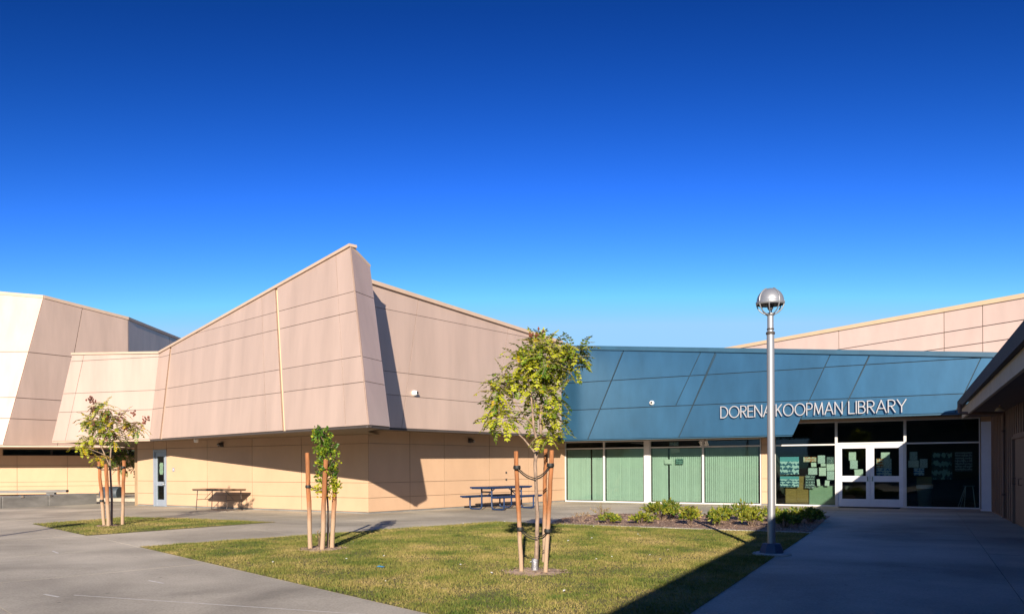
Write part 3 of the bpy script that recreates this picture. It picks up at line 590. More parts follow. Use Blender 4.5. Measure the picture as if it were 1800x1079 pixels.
# interior room
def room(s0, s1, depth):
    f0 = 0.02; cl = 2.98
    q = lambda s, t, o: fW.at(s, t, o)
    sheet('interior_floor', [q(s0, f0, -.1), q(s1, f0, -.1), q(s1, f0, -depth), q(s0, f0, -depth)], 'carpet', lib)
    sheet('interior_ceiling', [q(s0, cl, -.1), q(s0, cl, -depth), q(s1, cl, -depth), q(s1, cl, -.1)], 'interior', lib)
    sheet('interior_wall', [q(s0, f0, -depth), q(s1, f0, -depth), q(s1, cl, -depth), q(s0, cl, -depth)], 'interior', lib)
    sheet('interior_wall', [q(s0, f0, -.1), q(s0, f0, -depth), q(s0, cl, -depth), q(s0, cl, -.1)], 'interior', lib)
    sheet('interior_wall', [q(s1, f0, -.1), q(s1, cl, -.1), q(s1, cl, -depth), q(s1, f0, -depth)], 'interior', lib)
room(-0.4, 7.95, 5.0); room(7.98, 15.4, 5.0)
# vertical blinds behind the four left bays
for s0, s1, gaps in ((-0.03, 1.58, (0.98,)), (1.68, 3.29, ()), (3.59, 5.57, (4.28,)), (5.67, 7.62, ())):
    m = MB(); s = s0 + 0.03
    while s < s1 - 0.03:
        if not any(abs(s - g_) < 0.039 for g_ in gaps):
            an = math.radians(random.gauss(50, 4)); dx = 0.046 * math.cos(an); dy = 0.046 * math.sin(an)
            pts = []
            for k_ in (-1, 0, 1):
                c_ = 0.006 * (1 - k_ * k_); pts += [fW.at(s + dx * k_, 0.07, -0.17 - dy * k_ - c_), fW.at(s + dx * k_, 2.10, -0.17 - dy * k_ - c_)]
            m.add(pts, [(0, 2, 3, 1), (2, 4, 5, 3)], 0, True)
        s += 0.078
    o = m.build('blinds', 'blind', lib, True); o['kind'] = 'stuff'
m = MB(); bar(m, fW, 10.4, 12.35, 0.012, 0.03, 0.12, 0.75)
m = MB(); fm_ = [fW.at(10.45, 0.006, 0.10), fW.at(12.3, 0.006, 0.10), fW.at(12.3, 0.006, 0.85), fW.at(10.45, 0.006, 0.85)]
m.add([(v.x, v.y, FZ + 0.006) for v in fm_] + [(v.x, v.y, FZ + 0.018) for v in fm_], [(4, 5, 6, 7), (0, 1, 5, 4), (1, 2, 6, 5), (2, 3, 7, 6), (3, 0, 4, 7)]); o = m.build('door_mat', 'mat_black'); tag(o, 'flat black mat on the walkway at the white double doors', 'mat')
dome_camera(fB.at(4.21, 3.98, 0.002), fB, 'white dome security camera on the blue fascia left of the lettering')

# lettering: strokes with real depth, held off the panels
def arc(cx, cy, rx, ry, a0, a1, n=14): return [(cx + rx * math.cos(math.radians(a0 + (a1 - a0) * i / n)), cy + ry * math.sin(math.radians(a0 + (a1 - a0) * i / n))) for i in range(n + 1)]
GL = {'D': (.72, [[(0, 0), (0, 1)], [(0, 1), (.24, 1)] + arc(.24, .5, .48, .5, 90, -90) + [(0, 0)]]),
 'O': (1.0, [arc(.5, .5, .5, .5, 0, 360, 28)]), 'R': (.56, [[(0, 0), (0, 1)], [(0, 1), (.28, 1)] + arc(.28, .75, .26, .25, 90, -90, 10) + [(0, .5)], [(.22, .5), (.56, 0)]]),
 'E': (.5, [[(0, 0), (0, 1)], [(0, 1), (.5, 1)], [(0, .5), (.46, .5)], [(0, 0), (.5, 0)]]), 'N': (.70, [[(0, 0), (0, 1)], [(0, 1), (.70, 0)], [(.70, 0), (.70, 1)]]),
 'A': (.80, [[(0, 0), (.40, 1)], [(.40, 1), (.80, 0)], [(.14, .34), (.66, .34)]]), 'K': (.58, [[(0, 0), (0, 1)], [(.56, 1), (0, .42)], [(.18, .60), (.58, 0)]]),
 'P': (.56, [[(0, 0), (0, 1)], [(0, 1), (.28, 1)] + arc(.28, .74, .27, .26, 90, -90, 10) + [(0, .48)]]), 'M': (.88, [[(0, 0), (.10, 1)], [(.10, 1), (.44, .08)], [(.44, .08), (.78, 1)], [(.78, 1), (.88, 0)]]),
 'L': (.46, [[(0, 0), (0, 1)], [(0, 0), (.46, 0)]]), 'I': (.02, [[(0, 0), (0, 1)]]),
 'B': (.58, [[(0, 0), (0, 1)], [(0, 1), (.28, 1)] + arc(.28, .77, .23, .23, 90, -90, 10) + [(0, .54)], [(.05, .53), (.28, .53)] + arc(.28, .265, .27, .265, 90, -90, 10) + [(0, 0)]]), 'Y': (.70, [[(0, 1), (.35, .46)], [(.70, 1), (.35, .46)], [(.35, .48), (.35, 0)]])}
sign = thing('library_sign', 'raised white metal letters reading DORENA KOOPMAN LIBRARY on the blue fascia', 'sign', fB.at(9.6, 3.345))
CH = 0.385; SW = 0.030
for word, s0, s1 in (('DORENA', 6.75, 8.47), ('KOOPMAN', 8.62, 10.70), ('LIBRARY', 10.90, 12.57)):
    tot = sum(GL[c][0] for c in word); gap = (s1 - s0 - tot * CH) / (len(word) - 1)
    kx = 1.0
    if gap < 0.06: kx = (s1 - s0 - 0.06 * (len(word) - 1)) / (tot * CH); gap = 0.06
    s = s0
    for c in word:
        wd_, st = GL[c]; m = MB(); lay = 0.0
        for path in st:
            pts = [Vector((s + p[0] * CH * kx, 3.345 + p[1] * CH)) for p in path]; closed = (pts[0] - pts[-1]).length < 1e-4
            L_, R_ = [], []
            for i, p in enumerate(pts):
                a = pts[i - 1] if i else (pts[-2] if closed else p); b_ = pts[i + 1] if i < len(pts) - 1 else (pts[1] if closed else p)
                d = (b_ - a).normalized(); nn = Vector((-d.y, d.x))
                d0 = (p - a).normalized() if (p - a).length > 1e-6 else d; kk = 1 / max(0.5, Vector((-d0.y, d0.x)).dot(nn))
                ext = Vector((0, 0))
                if not closed and i == 0: ext = -d * SW / 2
                if not closed and i == len(pts) - 1: ext = d * SW / 2
                L_.append(p + ext + nn * SW / 2 * kk); R_.append(p + ext - nn * SW / 2 * kk)
            n = len(pts); zf = 0.115 + lay; lay += 0.0015
            vs = [fB.at(*q, zf) for q in L_] + [fB.at(*q, zf) for q in R_] + [fB.at(*q, 0.06) for q in L_] + [fB.at(*q, 0.06) for q in R_]
            fs = []
            for i in range(n - 1): fs += [(i, n + i, n + i + 1, i + 1), (2 * n + i, 2 * n + i + 1, 3 * n + i + 1, 3 * n + i), (i, i + 1, 2 * n + i + 1, 2 * n + i), (n + i, 3 * n + i, 3 * n + i + 1, n + i + 1)]
            fs += [(0, 2 * n, 3 * n, n), (n - 1, 2 * n - 1, 4 * n - 1, 3 * n - 1)]; m.add(vs, fs)
        m.build('letter', 'letter_metal', sign, True); s += wd_ * CH * kx + gap

# notices taped inside the glass: (s0, s1, t0, t1, material, label)
def zs6(x): return x
def notice(x0, y0, x1, y1, mname, label, tilt=0.0, depth=-0.055, cat='notice'):
    m = MB(); cx, cy = (x0 + x1) / 2, (y0 + y1) / 2; hx, hy = abs(x1 - x0) / 2, abs(y1 - y0) / 2; c_, s_ = math.cos(tilt), math.sin(tilt)
    f_ = [fW.at(cx + a * hx * c_ - b_ * hy * s_, cy + a * hx * s_ + b_ * hy * c_, depth) for a, b_ in ((-1, -1), (1, -1), (1, 1), (-1, 1))]
    bk = [v - fW.n * 0.002 for v in f_]; m.add(f_ + bk, [(0, 1, 2, 3), (7, 6, 5, 4), (0, 4, 5, 1), (1, 5, 6, 2), (2, 6, 7, 3), (3, 7, 4, 0)]); c0 = fW.at(cx, cy, depth)
    m.v = [tuple(Vector(v) - c0) for v in m.v]; o = m.build('notice' if cat == 'notice' else 'poster', mname, loc=c0); tag(o, label, cat, 'sheets taped inside the library glass'); return o
NOT = [
 (8.39, 1.11, 9.04, 1.73, 'paper_cyan', 'larger cyan topped poster in the left entrance window', 0, 'poster'),
 (8.39, 0.66, 9.04, 1.04, 'paper_cyan', 'smaller cyan poster below the larger one in the left entrance window', 0, 'poster'),
 (9.19, 1.55, 9.62, 1.72, 'paper_orange', 'orange strip notice in the left entrance window', 0, 'notice'),
 (9.67, 1.49, 9.91, 1.77, 'paper_white', 'upright white sheet right of the orange strip notice', 0, 'notice'),
 (9.96, 1.49, 10.20, 1.72, 'paper_dark', 'dark framed sheet at the top right of the left entrance window', 0, 'notice'),
 (9.45, 1.37, 9.62, 1.52, 'paper_plain', 'tiny white slip directly under the orange strip notice', .05, 'notice'),
 (9.77, 1.39, 9.93, 1.48, 'paper_plain', 'tiny wide slip beneath the upright white sheet', 0, 'notice'),
 (9.96, 1.24, 10.22, 1.47, 'paper_plain', 'white sheet below the dark framed sheet', .03, 'notice'),
 (9.35, 1.10, 9.65, 1.33, 'paper_white', 'wide white sheet above the tilted black and white poster', 0, 'notice'),
 (9.71, 1.06, 9.94, 1.35, 'paper_plain', 'upright pale sheet in the middle of the left entrance window cluster', 0, 'notice'),
 (9.97, 0.92, 10.21, 1.22, 'paper_white', 'lowest white sheet at the right edge of the left entrance window', 0, 'notice'),
 (9.25, 0.63, 9.57, 1.09, 'paper_dark', 'tilted black and white poster above the green board', -.06, 'poster'),
 (9.64, 0.71, 9.74, 0.94, 'paper_plain', 'small white paper cutout left of its twin above the green board', .1, 'notice'),
 (9.90, 0.71, 10.05, 0.90, 'paper_plain', 'small white paper cutout right of its twin above the green board', -.1, 'notice'),
 (10.68, 1.59, 10.91, 1.87, 'paper_plain', 'top white sheet on the left entrance door glass', 0, 'notice'),
 (10.72, 1.30, 10.96, 1.585, 'paper_white', 'middle white sheet on the left entrance door glass', 0, 'notice'),
 (10.86, 1.07, 11.13, 1.28, 'paper_plain', 'lowest wide sheet on the left entrance door glass', .04, 'notice'),
 (11.69, 1.645, 11.96, 1.85, 'paper_plain', 'top pale sheet on the right entrance door glass', 0, 'notice'),
 (11.55, 1.35, 11.765, 1.64, 'paper_orange', 'orange sheet on the right entrance door glass', 0, 'notice'),
 (11.77, 1.34, 12.01, 1.635, 'paper_white', 'white printed sheet beside the orange one on the right door', 0, 'notice'),
 (11.55, 1.075, 12.01, 1.33, 'paper_blue', 'wide sheet with blue print at the bottom of the right door glass', 0, 'notice'),
 (12.56, 1.575, 12.79, 1.86, 'paper_white', 'topmost white sheet in the right entrance window', 0, 'notice'),
 (12.52, 1.34, 12.83, 1.57, 'paper_plain', 'white sheet under the topmost one in the right entrance window', 0, 'notice'),
 (12.86, 1.33, 13.09, 1.62, 'paper_white', 'upright white sheet left of the teal poster', 0, 'notice'),
 (12.68, 1.08, 12.99, 1.32, 'paper_blue', 'sheet with a blue print band above the waste bin', 0, 'notice'),
 (13.21, 0.95, 13.80, 1.82, 'paper_teal', 'large teal poster in the right entrance window', 0, 'poster'),
 (13.88, 1.21, 14.37, 1.83, 'paper_grey', 'grey patterned poster right of the teal one', 0, 'poster'),
 (4.30, 2.19, 4.66, 2.33, 'paper_blue', 'pale blue card high in the third window bay above the transom', 0, 'notice'),
 (4.37, 1.92, 4.71, 2.09, 'paper_plain', 'slanted card hanging just below the transom of the third bay', .12, 'notice'),
 (4.10, 1.50, 4.40, 1.68, 'paper_plain', 'pale green card lower left in the third window bay', 0, 'notice'),
 (4.54, 1.49, 4.84, 1.70, 'paper_teal', 'dark teal card lower right in the third window bay', 0, 'notice')]
for a in NOT: notice(a[0], a[1], a[2], a[3], a[4], a[5], a[6], -0.052, a[7])
# things standing inside the entrance
def inbox(mb, s0, s1, t0, t1, o0, o1, mi=0): slab(mb, fW, [(s0, t0), (s1, t0), (s1, t1), (s0, t1)], o0, o1, 0.006, mi)
t = thing('book_cabinet', 'brown wooden cabinet standing inside the left entrance window', 'cabinet', fW.at(8.93, 0.02, -0.4))
m = MB(); inbox(m, 8.53, 9.32, 0.08, 1.04, -0.65, -0.25); m.build('carcass', 'wood', t, True)
for s0, s1 in ((8.55, 8.92), (8.93, 9.30)):
    m = MB(); inbox(m, s0, s1, 0.12, 1.0, -0.25, -0.232); m.build('cabinet_door', 'wood', t, True)
m = MB(); inbox(m, 8.56, 9.29, 0.02, 0.08, -0.62, -0.28); m.build('plinth', 'black', t, True)
t = thing('display_board', 'pale green display board standing inside the left entrance window', 'board', fW.at(9.8, 0.02, -0.3))
m = MB(); inbox(m, 9.36, 10.25, 0.03, 0.70, -0.26, -0.22); m.build('panel', 'green_board', t, True)
m = MB(); framed(m, fW, 9.345, 10.265, 0.025, 0.715, 0.015, -0.265, -0.215); m.build('frame', 'steel', t, True)
t = thing('waste_bin', 'grey waste bin with a lid and liner behind the right entrance window', 'bin', fW.at(12.98, 0.02, -0.45))
m = MB(); m.lathe([(0.0, 0.0), (0.20, 0.0), (0.235, 0.68), (0.25, 0.69), (0.25, 0.72), (0.0, 0.72)], n=18); m.build('body', 'bin_grey', t)
m = MB(); m.lathe([(0.252, 0.62), (0.256, 0.74), (0.24, 0.745), (0.22, 0.70)], n=18); m.build('liner', 'litter_white', t)
m = MB(); inbox(m, 12.75, 13.2, 0.745, 1.03, -0.62, -0.3); m.build('lid', 'wood', t, True)
t = thing('metal_easel', 'folded easel with thin steel legs behind the right entrance window', 'easel', fW.at(14.2, 0.02, -0.35))
for a, b_ in (((13.95, .02, -.2), (14.17, .72, -.3)), ((14.02, .02, -.4), (14.19, .72, -.32)), ((14.14, .02, -.22), (14.18, .72, -.3)), ((14.46, .02, -.2), (14.38, .72, -.3)), ((14.44, .02, -.42), (14.38, .72, -.32))):
    m = MB(); m.tube([fW.at(*a), fW.at(*b_)], 0.008, 6); m.build('leg', 'steel', t, True)
m = MB(); inbox(m, 14.1, 14.44, .72, .75, -.4, -.24); m.build('tray', 'bin_grey', t, True)

# ------------------------------------------------------------------ gymnasium far left
def gs(*p): return [(a_ * gk, c_ * gk) for a_, c_ in p]
FLW0 = Vector((-27.44, 43.59, FZ)); fg = Face(FLW0, (0.93237, 0.3615, 0))
gym = thing('gymnasium_building', 'tall tan and white folded hall at the far left with a dark strip window', 'building', fg.at(2, 0))
facade(gym, fg, [(-9, 0.05), (6.9, 0.05), (6.9, 2.16), (-9, 2.16)], [hcut(.49), hcut(.72), hcut(1.62)] + [vcut(s) for s in (-6.4, -4, -1.6, .8, 3.2, 5.2)], 'wall_tan', 'wall_back', 'wall_panel', 0.018, 0.02, 'wall')
m = MB(); slab(m, fg, [(-9, 2.5), (7.2, 2.5), (7.2, 2.75), (-9, 2.75)], -0.2, -0.02, 0.003); m.build('lintel', 'wall_tan', gym, True)
m = MB(); slab(m, fg, [(0.0, 2.16), (0.12, 2.16), (0.12, 2.5), (0.0, 2.5)], -0.2, -0.02, 0.003); m.build('mullion', 'wall_tan', gym, True)
for s0, s1 in ((-9, 0.0), (0.12, 2.4), (2.44, 4.7), (4.74, 7.1)):
    m = MB(); bar(m, fg, s0, s1, 2.16, 2.5, -0.16, -0.14); wn = m.build('window', 'glass_dark', gym, True)
    m = MB(); framed(m, fg, s0, s1, 2.16, 2.5, 0.03, -0.14, -0.10); m.build('frame', 'dark_trim', wn, True)
m = MB(); slab(m, fg, [(-9, 0), (7.1, 0), (7.1, 2.7), (-9, 2.7)], -1.2, -1.1, 0); m.build('interior_wall', 'interior', gym, True)
GT = Vector((-25.65, 41.0, 2.889)); gk = 1.034; fT = Face(GT, (0.56, 0.828, 0)); fWh = Face(GT, (1, 0, 0), (0, 0.2099, 0.9777))
facade(gym, fT, gs((0, 0), (6.45, 0), (6.45, 7.14), (1.96, 7.57)), [hcut(1.31 * gk), hcut(2.35 * gk), hcut(4.66 * gk), gs((2.6, 0), (3.93, 7.33))], 'cladding', 'cladding_back', 'cladding_panel', 0.035, 0.04, 'upper_facade')
facade(gym, fWh, gs((-9, 0), (0, 0), (1.095, 7.75), (-9, 8.7)), [hcut(1.35 * gk), hcut(2.42 * gk), hcut(4.79 * gk), ((-2.6, 0), (-1.5, 7.8)), ((-5.6, 0), (-4.5, 7.8))], 'cladding', 'cladding_back', 'cladding_panel', 0.035, 0.04, 'upper_facade')
Tc = fT.at(6.45 * gk, 7.14 * gk); Tb = fT.at(6.45 * gk, 0); fD = Face(Tb, (0.1, 0.995, 0))
facade(gym, fD, gs((0, 0), (9.5, 0), (9.5, 6.68), (0, 7.14)), [hcut(1.31 * gk), hcut(2.35 * gk), hcut(4.66 * gk), vcut(4.6)], 'cladding', 'cladding_back', 'cladding_panel', 0.035, 0.04, 'upper_facade')
p0 = fT.at(1.96 * gk, 7.57 * gk)
beam('coping', fWh.at(-9 * gk, 8.7 * gk), p0, (0.3, 0.16), 'trim_tan', gym, off=(0, .1, -.02)); beam('coping', p0, Tc, (0.3, 0.16), 'trim_tan', gym, off=fT.n * -.1 + Vector((0, 0, -.02))); beam('coping', Tc, fD.at(9.5 * gk, 6.68 * gk), (0.3, 0.16), 'trim_tan', gym, off=Vector((-.1, 0, -.02)))
beam('drip_edge', GT, Tb, (0.08, 0.06), 'trim_tan', gym, off=fT.n * -.06 + Vector((0, 0, -.03)))
sheet('soffit', [(GT.x - 9, GT.y + .1, 2.882), (GT.x, GT.y + .1, 2.882), (Tb.x - .1, Tb.y, 2.882), (Tb.x, 52, 2.882), (GT.x - 9, 52, 2.882)], 'soffit', gym)
m = MB(); block(m, [tuple(fg.at(a_, 0, o_).xy) for a_, o_ in ((-9, 3.05), (7.2, 3.05), (7.2, -.1), (-9, -.1))], 2.80, 2.868); m.build('canopy', 'trim_tan', gym, True)
sheet('roof', [(GT.x - 9, GT.y + 2.2, 9.6), (p0.x, p0.y + .3, 9.6), (Tc.x - .2, Tc.y + .2, 9.6), (Tc.x - .2, Tc.y + 9.4, 9.6), (GT.x - 9, Tc.y + 9.4, 9.6)], 'roof_grey', gym)

# ------------------------------------------------------------------ hall behind the library
PBP = Vector((17.57, 33.0, 0)); fP = Face(PBP + Vector((-0.45, 0.893, 0)) * 16, (0.45, -0.893, 0))
hall = thing('rear_hall', 'pink beige panelled hall rising behind the blue library fascia', 'building', fP.at(10, 0))
facade(hall, fP, [(0, 0.2), (26, 0.2), (26, 7.9), (0, 8.1)], [hcut(t) for t in (2.2, 3.4, 4.6, 5.8, 6.39, 7.03)] + [vcut(s) for s in (6.2, 10.7, 15.98, 17.6, 21.5)], 'cladding_pale', 'cladding_back', 'cladding_panel', 0.03, 0.04, 'wall')
beam('coping', fP.at(-.1, 8.1), fP.at(26, 7.9), (0.3, 0.17), 'reveal_cream', hall, off=fP.n * -.1 + Vector((0, 0, -.03)))
m = MB(); q = [fP.at(0, 0, -.24), fP.at(26, 0, -.24), fP.at(26, 0, -9), fP.at(0, 0, -9)]; block(m, [(v.x, v.y) for v in q], 0.2, 7.8); m.build('body', 'cladding_back', hall, True)

# ------------------------------------------------------------------ annex on the right (board and batten, deep eave)
e = Vector((0.43273, 0.90152, 0)); fA = Face(Vector((12.85, 21.14, FZ)), -e)          # s grows towards the viewer
an = thing('annex_building', 'brown board and batten annex on the right with deep dark eave', 'building', fA.at(2, 0))
HA = 3.0; DO = (1.45, 3.7)
m = MB(); slab(m, fA, [(-3.9, 0), (DO[0], 0), (DO[0], HA), (-3.9, HA)], -0.2, 0, 0.0); slab(m, fA, [(DO[0], 2.10), (DO[1], 2.10), (DO[1], HA), (DO[0], HA)], -0.2, -0.0, 0.0); slab(m, fA, [(DO[1], -.3), (40, -.6), (40, HA), (DO[1], HA)], -0.2, 0, 0.0); aw = m.build('wall', 'annex_brown', an, True)
s = -3.75
while s < 9:
    if s < DO[0] - .05 or s > DO[1] + .05:
        m = MB(); bar(m, fA, s, s + 0.05, 0.04, HA - .02, 0.001, 0.025); m.build('batten', 'annex_brown', aw, True)
    else:
        m = MB(); bar(m, fA, s, s + 0.05, 2.16, HA - .02, 0.001, 0.025); m.build('batten', 'annex_brown', aw, True)
    s += 0.42
for s0, s1 in ((DO[0] + .06, (DO[0] + DO[1]) / 2 - .003), ((DO[0] + DO[1]) / 2 + .003, DO[1] - .06)):
    m = MB(); bar(m, fA, s0, s1, 0.0, 2.04, -0.08, -0.03); d_ = m.build('door', 'annex_brown', an, True)
    m = MB(); m.tube([fA.at(s0 + .1, .95, -.03), fA.at(s0 + .1, .95, .03), fA.at(s0 + .1, 1.1, .03), fA.at(s0 + .1, 1.1, -.03)], .012); m.build('door_handle', 'annex_dark', d_, True)
m = MB(); bar(m, fA, DO[0], DO[0] + .06, 0, 2.1, -.1, .03); bar(m, fA, DO[1] - .06, DO[1], 0, 2.1, -.1, .03); bar(m, fA, DO[0] + .06, DO[1] - .06, 2.04, 2.1, -.1, .029); m.build('door_frame', 'annex_brown', an, True)
# eave
E0 = Vector((13.31, 24.3, 0)); lat = Vector((e.y, -e.x, 0)); ze = 3.56; Ln = 52
ed = Vector((0.436, 0.9, 0)).normalized(); E1 = E0 - ed * Ln; lt = Vector((ed.y, -ed.x, 0))
m = MB(); 
def prism4(mb, a, b_, prof, mi=0):
    n = len(prof); vs = [p0_ + lt * q[0] + Vector((0, 0, q[1])) for p0_ in (a, b_) for q in prof]
    mb.add(vs, [tuple(range(n)), tuple(range(2 * n - 1, n - 1, -1))] + [(i, n + i, n + (i + 1) % n, (i + 1) % n) for i in range(n)], mi)
prism4(m, E0, E1, [(0, ze - .25), (0.07, ze - .25), (0.07, ze - .04), (9, ze + 0.9), (9, ze + 1.05), (0, ze)]); m.build('roof', 'roof_dark', an, True)
m = MB(); prism4(m, E0 - ed * .35, E1, [(0.10, ze - .53), (0.16, ze - .53), (0.16, ze - .24), (0.10, ze - .24)]); m.build('fascia_board', 'annex_board', an, True)
m = MB(); prism4(m, E0 - ed * .4, E1, [(0.165, ze - .50), (1.6, ze - .46), (1.6, ze - .40), (0.165, ze - .42)]); m.build('eave_soffit', 'annex_dark', an, True)
m = MB(); prism4(m, E0 - ed * .05, E0 - ed * .0, [(0.075, ze - .24), (1.3, ze - .24), (1.3, ze + .02), (0.075, ze - .1)]); m.build('gable_end', 'annex_dark', an, True)
sheet('rear_wall', [fA.at(-4, 0, -.25), fA.at(-4, 0, -9), fA.at(-4, 4, -9), fA.at(-4, 4, -.25)], 'annex_dark', an)
m = MB(); prism4(m, E1 + ed * 31.7, E1 + ed * 35.6, [(0.05, ze), (1.2, ze), (1.2, ze + .32), (0.05, ze + .28)]); m.build('roof_shadow_box', 'roof_dark', an, True)  # unseen roof box, added to cast the step in the lawn's shadow
# downspout
dn = fA.at(-0.05, 0, 0.06); m = MB(); g0 = fA.at(-0.15, 0, 1.05)
m.tube([(g0.x, g0.y, 3.30), (g0.x, g0.y, 3.06)], 0.05, 8); m.tube([(g0.x, g0.y, 3.06), (dn.x, dn.y, 3.0)], 0.04, 8); m.tube([(dn.x, dn.y, 3.03), (dn.x, dn.y, FZ + .03)], 0.042, 8)
ds = m.build('downspout', 'annex_brown', an, True)
for zz in (0.9, 2.55):
    m = MB(); m.box((dn.x, dn.y, zz), (.13, .1, .05), fA.u, fA.n); m.build('bracket', 'annex_dark', ds, True)
t = thing('eave_lamp', 'curved pale lamp arm on the annex wall under the eave', 'light', fA.at(2.7, 2.87, 0.03))
m = MB(); m.tube([(0, 0, 0), fA.n * .12 + Vector((0, 0, .07)), fA.n * .26 + Vector((0, 0, .06)), fA.n * .36 + Vector((0, 0, -.03)), fA.n * .37 + Vector((0, 0, -.1))], 0.016, 8); m.build('arm', 'trim_tan', t)
m = MB(); m.lathe([(0.0, .1), (.04, .09), (.11, 0), (.10, 0), (.0, .05)], fA.n * .37 + Vector((0, 0, -.2)), 12); m.build('lamp_shade', 'annex_board', t)
m = MB(); m.box((0, 0, 0), (.12, .04, .12), fA.u, fA.n); m.build('back_plate', 'annex_dark', t)
t = MB(); pc = Vector((14.62, 25.05, 0)); t.box(pc + Vector((0, 0, 1.62)), (0.30, 0.3, 2.75), wu, fW.n); t.box(pc + Vector((0, 0, 0.262)), (0.34, 0.34, 0.06), wu, fW.n)
o = t.build('porch_pillar', 'pillar_white'); tag(o, 'square white pillar between the library glazing and the brown annex', 'pillar')

# school wing behind the viewer, seen only as a reflection in the glass
sw = thing('school_wing', 'long low tan school wing across the court behind the viewer', 'building', (0, -40, 0))
m = MB(); block(m, [(-45, -48), (50, -48), (50, -40), (-45, -40)], -0.2, 9.0); m.build('wall', 'annex_brown', sw, True)
m = MB(); block(m, [(-46, -49), (51, -49), (51, -39), (-46, -39)], 9.0, 9.4); m.build('roof', 'roof_dark', sw, True)
for i in range(12):
    for z_ in (2.0, 6.2):
        m = MB(); m.box((-40 + i * 7.4, -39.97, z_), (4.2, .06, 1.5)); m.build('window', 'black', sw, True)

# ------------------------------------------------------------------ street furniture
t = thing('lamp_post', 'tall silver lamp post with a caged globe head at the lawn corner', 'lamp post', (4.44, 13.94, gz(0, 13.94)))
m = MB(); m.lathe([(0.0, 0.035), (0.30, 0.035), (0.33, 0.015), (0.33, -0.05)], n=28); m.build('footing', 'kerb', t)
m = MB(); m.lathe([(0.0, .0), (0.21, 0.0)][1:] + [(0.20, 0.05), (0.165, 0.14), (0.155, 0.16), (0.06, 0.165)], (0, 0, .03), n=8, sm=False); m.build('base_cover', 'base_blue', t)
m = MB(); m.lathe([(0.064, 0.16), (0.062, 3.80), (0.062, 3.81)], n=24); m.lathe([(0.052, 3.80), (0.052, 4.12)], n=20); m.build('pole', 'pole_silver', t)
m = MB(); m.lathe([(0.064, 3.76), (0.075, 3.77), (0.075, 3.80), (0.064, 3.81)], n=24); m.lathe([(0.054, 3.84), (0.060, 3.845), (0.060, 3.865), (0.054, 3.87)], n=20); m.build('collar', 'dark_trim', t)
gc = 4.33; GR = 0.225
hd = MB(); hd.lathe([(GR * math.cos(a), GR * math.sin(a)) for a in np.linspace(-0.24, math.pi / 2, 16)], (0, 0, gc), 32); head = hd.build('dome', 'pole_silver', t)
m = MB(); m.lathe([(GR - .004, -.062), (GR + .011, -.045), (GR + .012, -.01), (GR + .002, .004)], (0, 0, gc), 32); m.build('band', 'pole_silver', head)
m = MB(); m.lathe([(0.0, -.06), (0.17, -.065), (0.215, -.05)], (0, 0, gc), 24); m.lathe([(0.03, -.15), (.05, -.12), (.05, -.03)], (0, 0, gc), 12); m.build('lens', 'dark_trim', head)
for k in range(8):
    m = MB(); an_ = math.pi / 8 + k * math.pi / 4
    pts = [Vector(((GR + .006) * math.cos(a) * math.cos(an_), (GR + .006) * math.cos(a) * math.sin(an_), gc + (GR + .006) * math.sin(a))) for a in np.linspace(-1.33, 0.0 if k % 2 else 1.2, 16)]
    m.tube(pts, 0.010, 6); m.build('cage_rib', 'pole_silver', t)
m = MB(); m.lathe([(0.052, 4.08), (0.075, 4.10), (0.08, 4.125), (0.0, 4.13)], n=20); m.build('neck', 'pole_silver', t)

t2 = t.copy(); COL.objects.link(t2); t2.location = (-11.75, 7.6, gz(0, 7.6)); tag(t2, 'silver lamp post just outside the left edge, seen only by its long shadow', 'lamp post', 'court lamp posts'); tag(t, group='court lamp posts')
for ch in list(t.children):
    c = ch.copy(); COL.objects.link(c); c.parent = t2
    for g2 in ch.children:
        d_ = g2.copy(); COL.objects.link(d_); d_.parent = c
# picnic table
t = thing('picnic_table', 'blue steel picnic table with attached benches beside the tan wall', 'picnic table', (-0.35, 27.6, FZ), math.atan2(0.773, 0.634))
def plankset(name, y, z, wdt, L=2.4, th=0.05):
    m = MB(); m.box((0, y, z), (L, wdt, th)); m.box((0, y, z - th / 2 - .012), (L - .1, wdt - .06, .022)); return m.build(name, 'bench_blue', t)
plankset('table_top', 0, 0.75, 0.74); plankset('bench', -0.68, 0.45, 0.27); plankset('bench', 0.68, 0.45, 0.27)
for x in (-0.78, 0.78):
    for sg in (-1, 1):
        m = MB(); m.tube([(x, sg * .22, .72), (x, sg * .22, .12), (x, sg * .26, .05), (x, sg * .34, .03), (x, sg * .66, .03), (x, sg * .73, .05), (x, sg * .75, .12), (x, sg * .75, .42)], 0.028, 8); m.build('leg', 'bench_blue', t)
    m = MB(); m.tube([(x, -.22, .60), (x, .22, .60)], .024, 8); m.build('cross_bar', 'bench_blue', t)
    m = MB(); m.tube([(x, 0, .45), (x * .45, 0, .71)], .016, 6); m.tube([(x, -.22, .45), (x, .22, .45)], .016, 6); m.build('brace', 'bench_blue', t)

